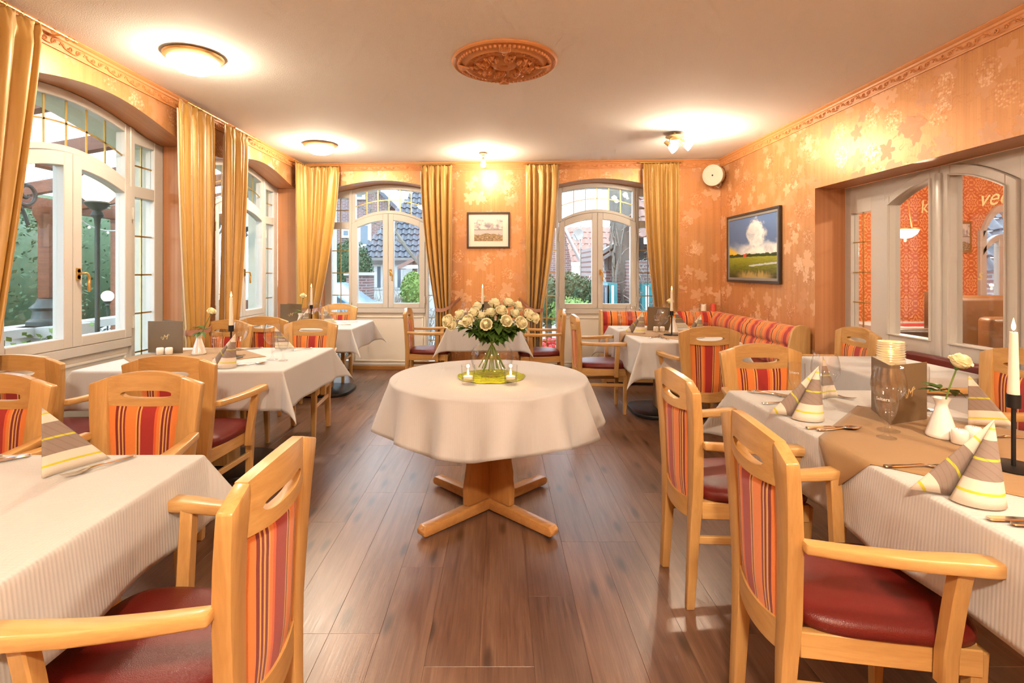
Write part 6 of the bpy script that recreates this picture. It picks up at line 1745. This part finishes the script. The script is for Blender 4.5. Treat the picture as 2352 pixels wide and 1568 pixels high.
# veranda side frame, parapet and planting
vf = thing('veranda_screen', 'dark red timber and glass side screen of the veranda', 'screen', (-3.2, 7.9, -0.3))
for x in (-0.3, -1.15, -2.0, -2.6): obj('post', MB().box(x-0.05, x+0.05, -0.05, 0.05, 0, 2.75), MT['redwood'], vf, smooth=False)
for z in (0.0, 1.05, 2.35): obj('rail', MB().box(-2.65, -0.25, -0.06, 0.06, z, z+0.14), MT['redwood'], vf, smooth=False)
for a, b in ((-1.10,-0.35),(-1.95,-1.2),(-2.55,-2.05)): obj('pane', MB().box(a, b, -0.006, 0.006, 1.19, 2.35), MT['pane'], vf, smooth=False); obj('lower_board', MB().box(a, b, -0.02, 0.02, 0.14, 1.05), MT['darkwood'], vf, smooth=False)
pv = thing('parapet', 'timber railing with pale coping along the garden side', 'railing', (-4.45, 0, -0.3))
obj('top_rail', MB().box(-0.10, 0.10, 1.8, 7.8, 1.02, 1.10), MT['render'], pv, smooth=False); obj('lower_rail', MB().box(-0.06, 0.06, 1.8, 7.8, 0.80, 0.94), MT['redwood'], pv, smooth=False)
for k in range(7): obj('baluster', MB().box(-0.04, 0.04, 1.9+0.95*k, 2.0+0.95*k, 0, 0.80), MT['redwood'], pv, smooth=False)
bx = thing('planter', 'planter with low green plants below the first left window', 'planter', (-3.75, 4.05, -0.3))
obj('trough', MB().box(-0.25,0.25,-0.7,0.7,0.62,0.92), MT['redwood'], bx, smooth=False); obj('trestle', MB().box(-0.2,0.2,-0.6,-0.5,0,0.62).box(-0.2,0.2,0.5,0.6,0,0.62), MT['redwood'], bx, smooth=False)
m = MB(); rng = random.Random(8)
for _ in range(700):
    p = Vector((rng.uniform(-.24,.24), rng.uniform(-.7,.7), 0.92+abs(rng.gauss(0,0.07)))); e = Vector((rng.uniform(-1,1),rng.uniform(-1,1),rng.uniform(-.5,1))).normalized()*0.03; f = e.orthogonal()*0.5
    m.add([p-e,p+f,p+e,p-f],[(0,1,2,3)])
o = obj('plants', m, MT['bush'], bx, smooth=False, recalc=False); o['kind'] = 'stuff'
for k, (x, y, r) in enumerate(((-9.5,4.5,1.3),(-9.0,8.5,1.6),(-10.5,12.5,2.0),(-12.0,1.5,1.8))):
    leafy('garden_bush', ['rounded garden bush, left beyond the railing','broad garden bush behind the ornate column','large far bush at the end of the garden','garden bush far left of the veranda'][k], 'shrub', (x, y, r-0.5), r*1.1, r*1.1, r, 6000, 0.085, MT['hedge'], 30+k)
nh = thing('neighbour_house', 'neighbouring brick house beyond the veranda', 'house', (-17, 10, -0.4))
obj('wall', MB().box(-3, 3, -6, 8, 0, 4.2), MT['brick2'], nh, smooth=False); m = MB(); m.loft([[(-3.5,y,4.1),(0,y,7.0),(3.5,y,4.1)] for y in (-6.4, 8.4)]); obj('roof', m, MT['rooft'], nh, smooth=False)
fl = thing('fairy_lights', 'white fairy light cable sagging across the veranda', 'light string', (0,0,0))
pth = smooth_path([(-3.3,4.0,2.15),(-3.9,4.8,1.86),(-4.2,5.6,1.76),(-4.5,6.8,1.95),(-4.6,7.6,2.1)], 8); obj('cable', MB().tube(pth, 0.006, 5), MT['render'], fl)
for k in range(4, len(pth), 4): obj('tiny_bulb', MB().ball(tuple(pth[k]-Vector((0,0,0.02))), 0.012, seg=8, rings=6), MT['globe'], fl)

# ------------------------------------------------------------------ neighbouring room beyond the glazed door
X0 = XR+0.36
rm = MB(); rm.add([(X0,6.75,0),(7.4,6.75,0),(7.4,6.75,H),(X0,6.75,H)], [(0,1,2,3)])
nw = MB()
wx0, wx1 = at(2250,0,6.75).x, at(2338,0,6.75).x; wtop = lambda u: 2.15-0.35*((u-(wx0+wx1)/2)/(wx1-wx0)*2)**2
nw.box(X0-0.3, wx0, 6.75, 6.85, 0, H); nw.box(wx1, 7.4, 6.75, 6.85, 0, H); nw.strip(wx0, wx1, wtop, H, 6.75, 6.85, 16); nw.box(wx0, wx1, 6.75, 6.85, 0, 0.75)
struct('wall_cafe_end', nw, MT['damask'], smooth=False)
struct('wall_cafe_side', MB().box(6.9, 7.0, -2.0, 6.85, 0, H), MT['damask'], smooth=False)
struct('wall_cafe_near', MB().box(XR+0.2, 7.0, -2.0, -1.9, 0, H), MT['damask'], smooth=False)
mrot_ = MB().box(X0-0.14, X0-0.12, 4.55, 6.75, 0, H); struct('wall_cafe_partition', mrot_, MT['damask'], smooth=False)
w5 = bpy.data.objects.new('window_5', None); COL.objects.link(w5); w5['kind'] = 'structure'; w5.location = (0, 6.72, 0)
m = MB(); mid_ = (wx0+wx1)/2
m.strip(wx0, wx1, lambda u: wtop(u)-0.07, lambda u: wtop(u)+0.03, -0.02, 0.05, 16); m.box(wx0-0.03, wx0+0.05, -0.02, 0.05, 0.75, 1.85); m.box(wx1-0.05, wx1+0.03, -0.02, 0.05, 0.75, 1.85); m.box(mid_-0.05, mid_+0.05, -0.03, 0.05, 0.75, 1.75); m.strip(wx0, wx1, lambda u: 1.72-0.2*((u-mid_)/(wx1-mid_))**2, lambda u: 1.80-0.2*((u-mid_)/(wx1-mid_))**2, -0.02, 0.05, 12); m.box(wx0, wx1, -0.06, 0.05, 0.72, 0.80)
obj('frame', m, MT['white'], w5, bevel=0.004, bseg=1); obj('pane', MB().strip(wx0, wx1, 0.8, wtop, 0.0, 0.005, 12), MT['pane'], w5)
obj('handle', HM, MT['brass'], w5, (mid_+0.03, -0.03, 1.32))
ob = thing('outhouse', 'brick outhouse with pantile roof seen through the cafe window', 'building', (wx0-0.5, 8.2, -0.3))
obj('wall', MB().box(0, 3, 0, 1, 0, 1.70), MT['brick'], ob, smooth=False); obj('tiled_roof', tiles(-0.2, 3.2, 0, 2.6, lambda u, v, h: Vector((u, -0.3+v*0.5-h, 1.62+v*0.72+h*0.5)), 0.24, 0.30), MT['rooft'], ob, recalc=False)
# pendant bowl lamp
pl = thing('pendant_lamp', 'glass bowl pendant with brass ring seen through the glazed door', 'lamp', (at(2079,0,4.9).x, 4.9, at(0,530,4.9).z))
obj('bowl', MB().lathe([(0.0005,-0.075),(0.05,-0.062),(0.090,-0.030),(0.108,0.008),(0.102,0.010),(0.085,-0.025),(0.0005,-0.065)], 32), MT['dome'], pl)
obj('brass_ring', MB().lathe([(0.106,0.006),(0.114,0.010),(0.114,0.022),(0.100,0.024),(0.10,0.010)], 32), MT['brass'], pl); obj('finial', MB().ball((0,0,-0.085), 0.012, 0.012, 0.018), MT['brass'], pl)
for k in range(3):
    a = 2*pi*k/3+0.4; obj('chain', MB().tube(smooth_path([(0.105*cos(a),0.105*sin(a),0.02),(0.07*cos(a),0.07*sin(a),0.16),(0.01*cos(a),0.01*sin(a),0.36)],5), 0.004, 5), MT['brass'], pl)
obj('rod', MB().tube([(0,0,0.34),(0,0,H-pl.location.z)], 0.006, 6), MT['brass'], pl)
lamp_point(pl, (0,0,-0.16), 34.0, 0.06)
dl = thing('ceiling_lamp', 'round opal ceiling lamp in the neighbouring cafe room', 'lamp', (5.2, 3.0, H)); obj('opal_dome', MB().lathe([(0.16,-0.002),(0.15,-0.05),(0.10,-0.08),(0.0005,-0.095)], 32), MT['dome'], dl); lamp_point(dl, (0,0,-0.30), 80.0, 0.12)
sf = thing('leather_sofa', 'tall brown leather sofa in the neighbouring room', 'sofa', (at(2250,0,4.7).x, 4.7, 0))
obj('back', MB().box(-0.30, 1.3, 0.10, 0.28, 0.15, 1.10), MT['brownleather'], sf, bevel=0.05, bseg=3); obj('front_back', MB().box(-0.22, 1.3, -0.35, -0.20, 0.15, 0.94), MT['brownleather'], sf, bevel=0.04, bseg=3); obj('end_post', MB().box(-0.34, -0.22, 0.05, 0.2, 0, 1.14), MT['darkwood'], sf, bevel=0.01); obj('seat_cushion', MB().box(-0.22, 1.3, -0.22, 0.12, 0.25, 0.5), MT['brownleather'], sf, bevel=0.04, bseg=3)
ct = thing('cafe_table', 'small white covered cafe table behind the glazed door', 'table', (at(2096,0,5.6).x, 5.6, 0)); obj('table_top', MB().box(-0.5,0.5,-0.4,0.4,0.72,0.75), MT['linen'], ct); obj('skirt', MB().box(-0.51,0.51,-0.41,0.41,0.50,0.722), MT['linen'], ct); obj('leg', MB().box(-0.05,0.05,-0.05,0.05,0,0.5), MT['darkwood'], ct)
rn = obj('red_runner', MB().box(-0.2,0.5,-0.15,0.15,0.7515,0.7535), MT['redcloth'], None, (at(2096,0,5.6).x, 5.6, 0)); tag(rn, 'red runner on the cafe table behind the glazed door', 'runner')
glass('t', Vector((at(2065,0,5.5).x, 5.5, 0)), 'tumbler on the cafe table behind the glazed door').location.z = 0.7525
lc = thing('leather_chair', 'dark brown leather chair right behind the glazed door', 'chair', (at(2092,0,4.5).x, 4.55, 0)); obj('back', MB().box(-0.25,0.25,-0.08,0.05,0.30,0.83), MT['darkwood'], lc, bevel=0.03, bseg=3); obj('seat', MB().box(-0.25,0.25,0.0,0.5,0.36,0.46), MT['brownleather'], lc, bevel=0.03, bseg=3)
for sx in (-0.2, 0.2):
    for sy in (-0.03, 0.42): obj('leg', MB().box(sx-0.02, sx+0.02, sy-0.02, sy+0.02, 0, 0.37), MT['darkwood'], lc)
pc = thing('framed_picture', 'small gold framed print on the damask wall beyond the door', 'picture', (at(2205,0,6.74).x, 6.745, at(0,545,6.74).z))
obj('frame', MB().box(-0.13,0.13,-0.03,0,-0.20,0.20), MT['gold'], pc, bevel=0.006); obj('print', MB().box(-0.10,0.10,-0.034,-0.03,-0.17,0.17), MT['pic_sea'], pc, uvf=lambda co: (co.x/0.2+0.5, co.z/0.34+0.5), smooth=False)
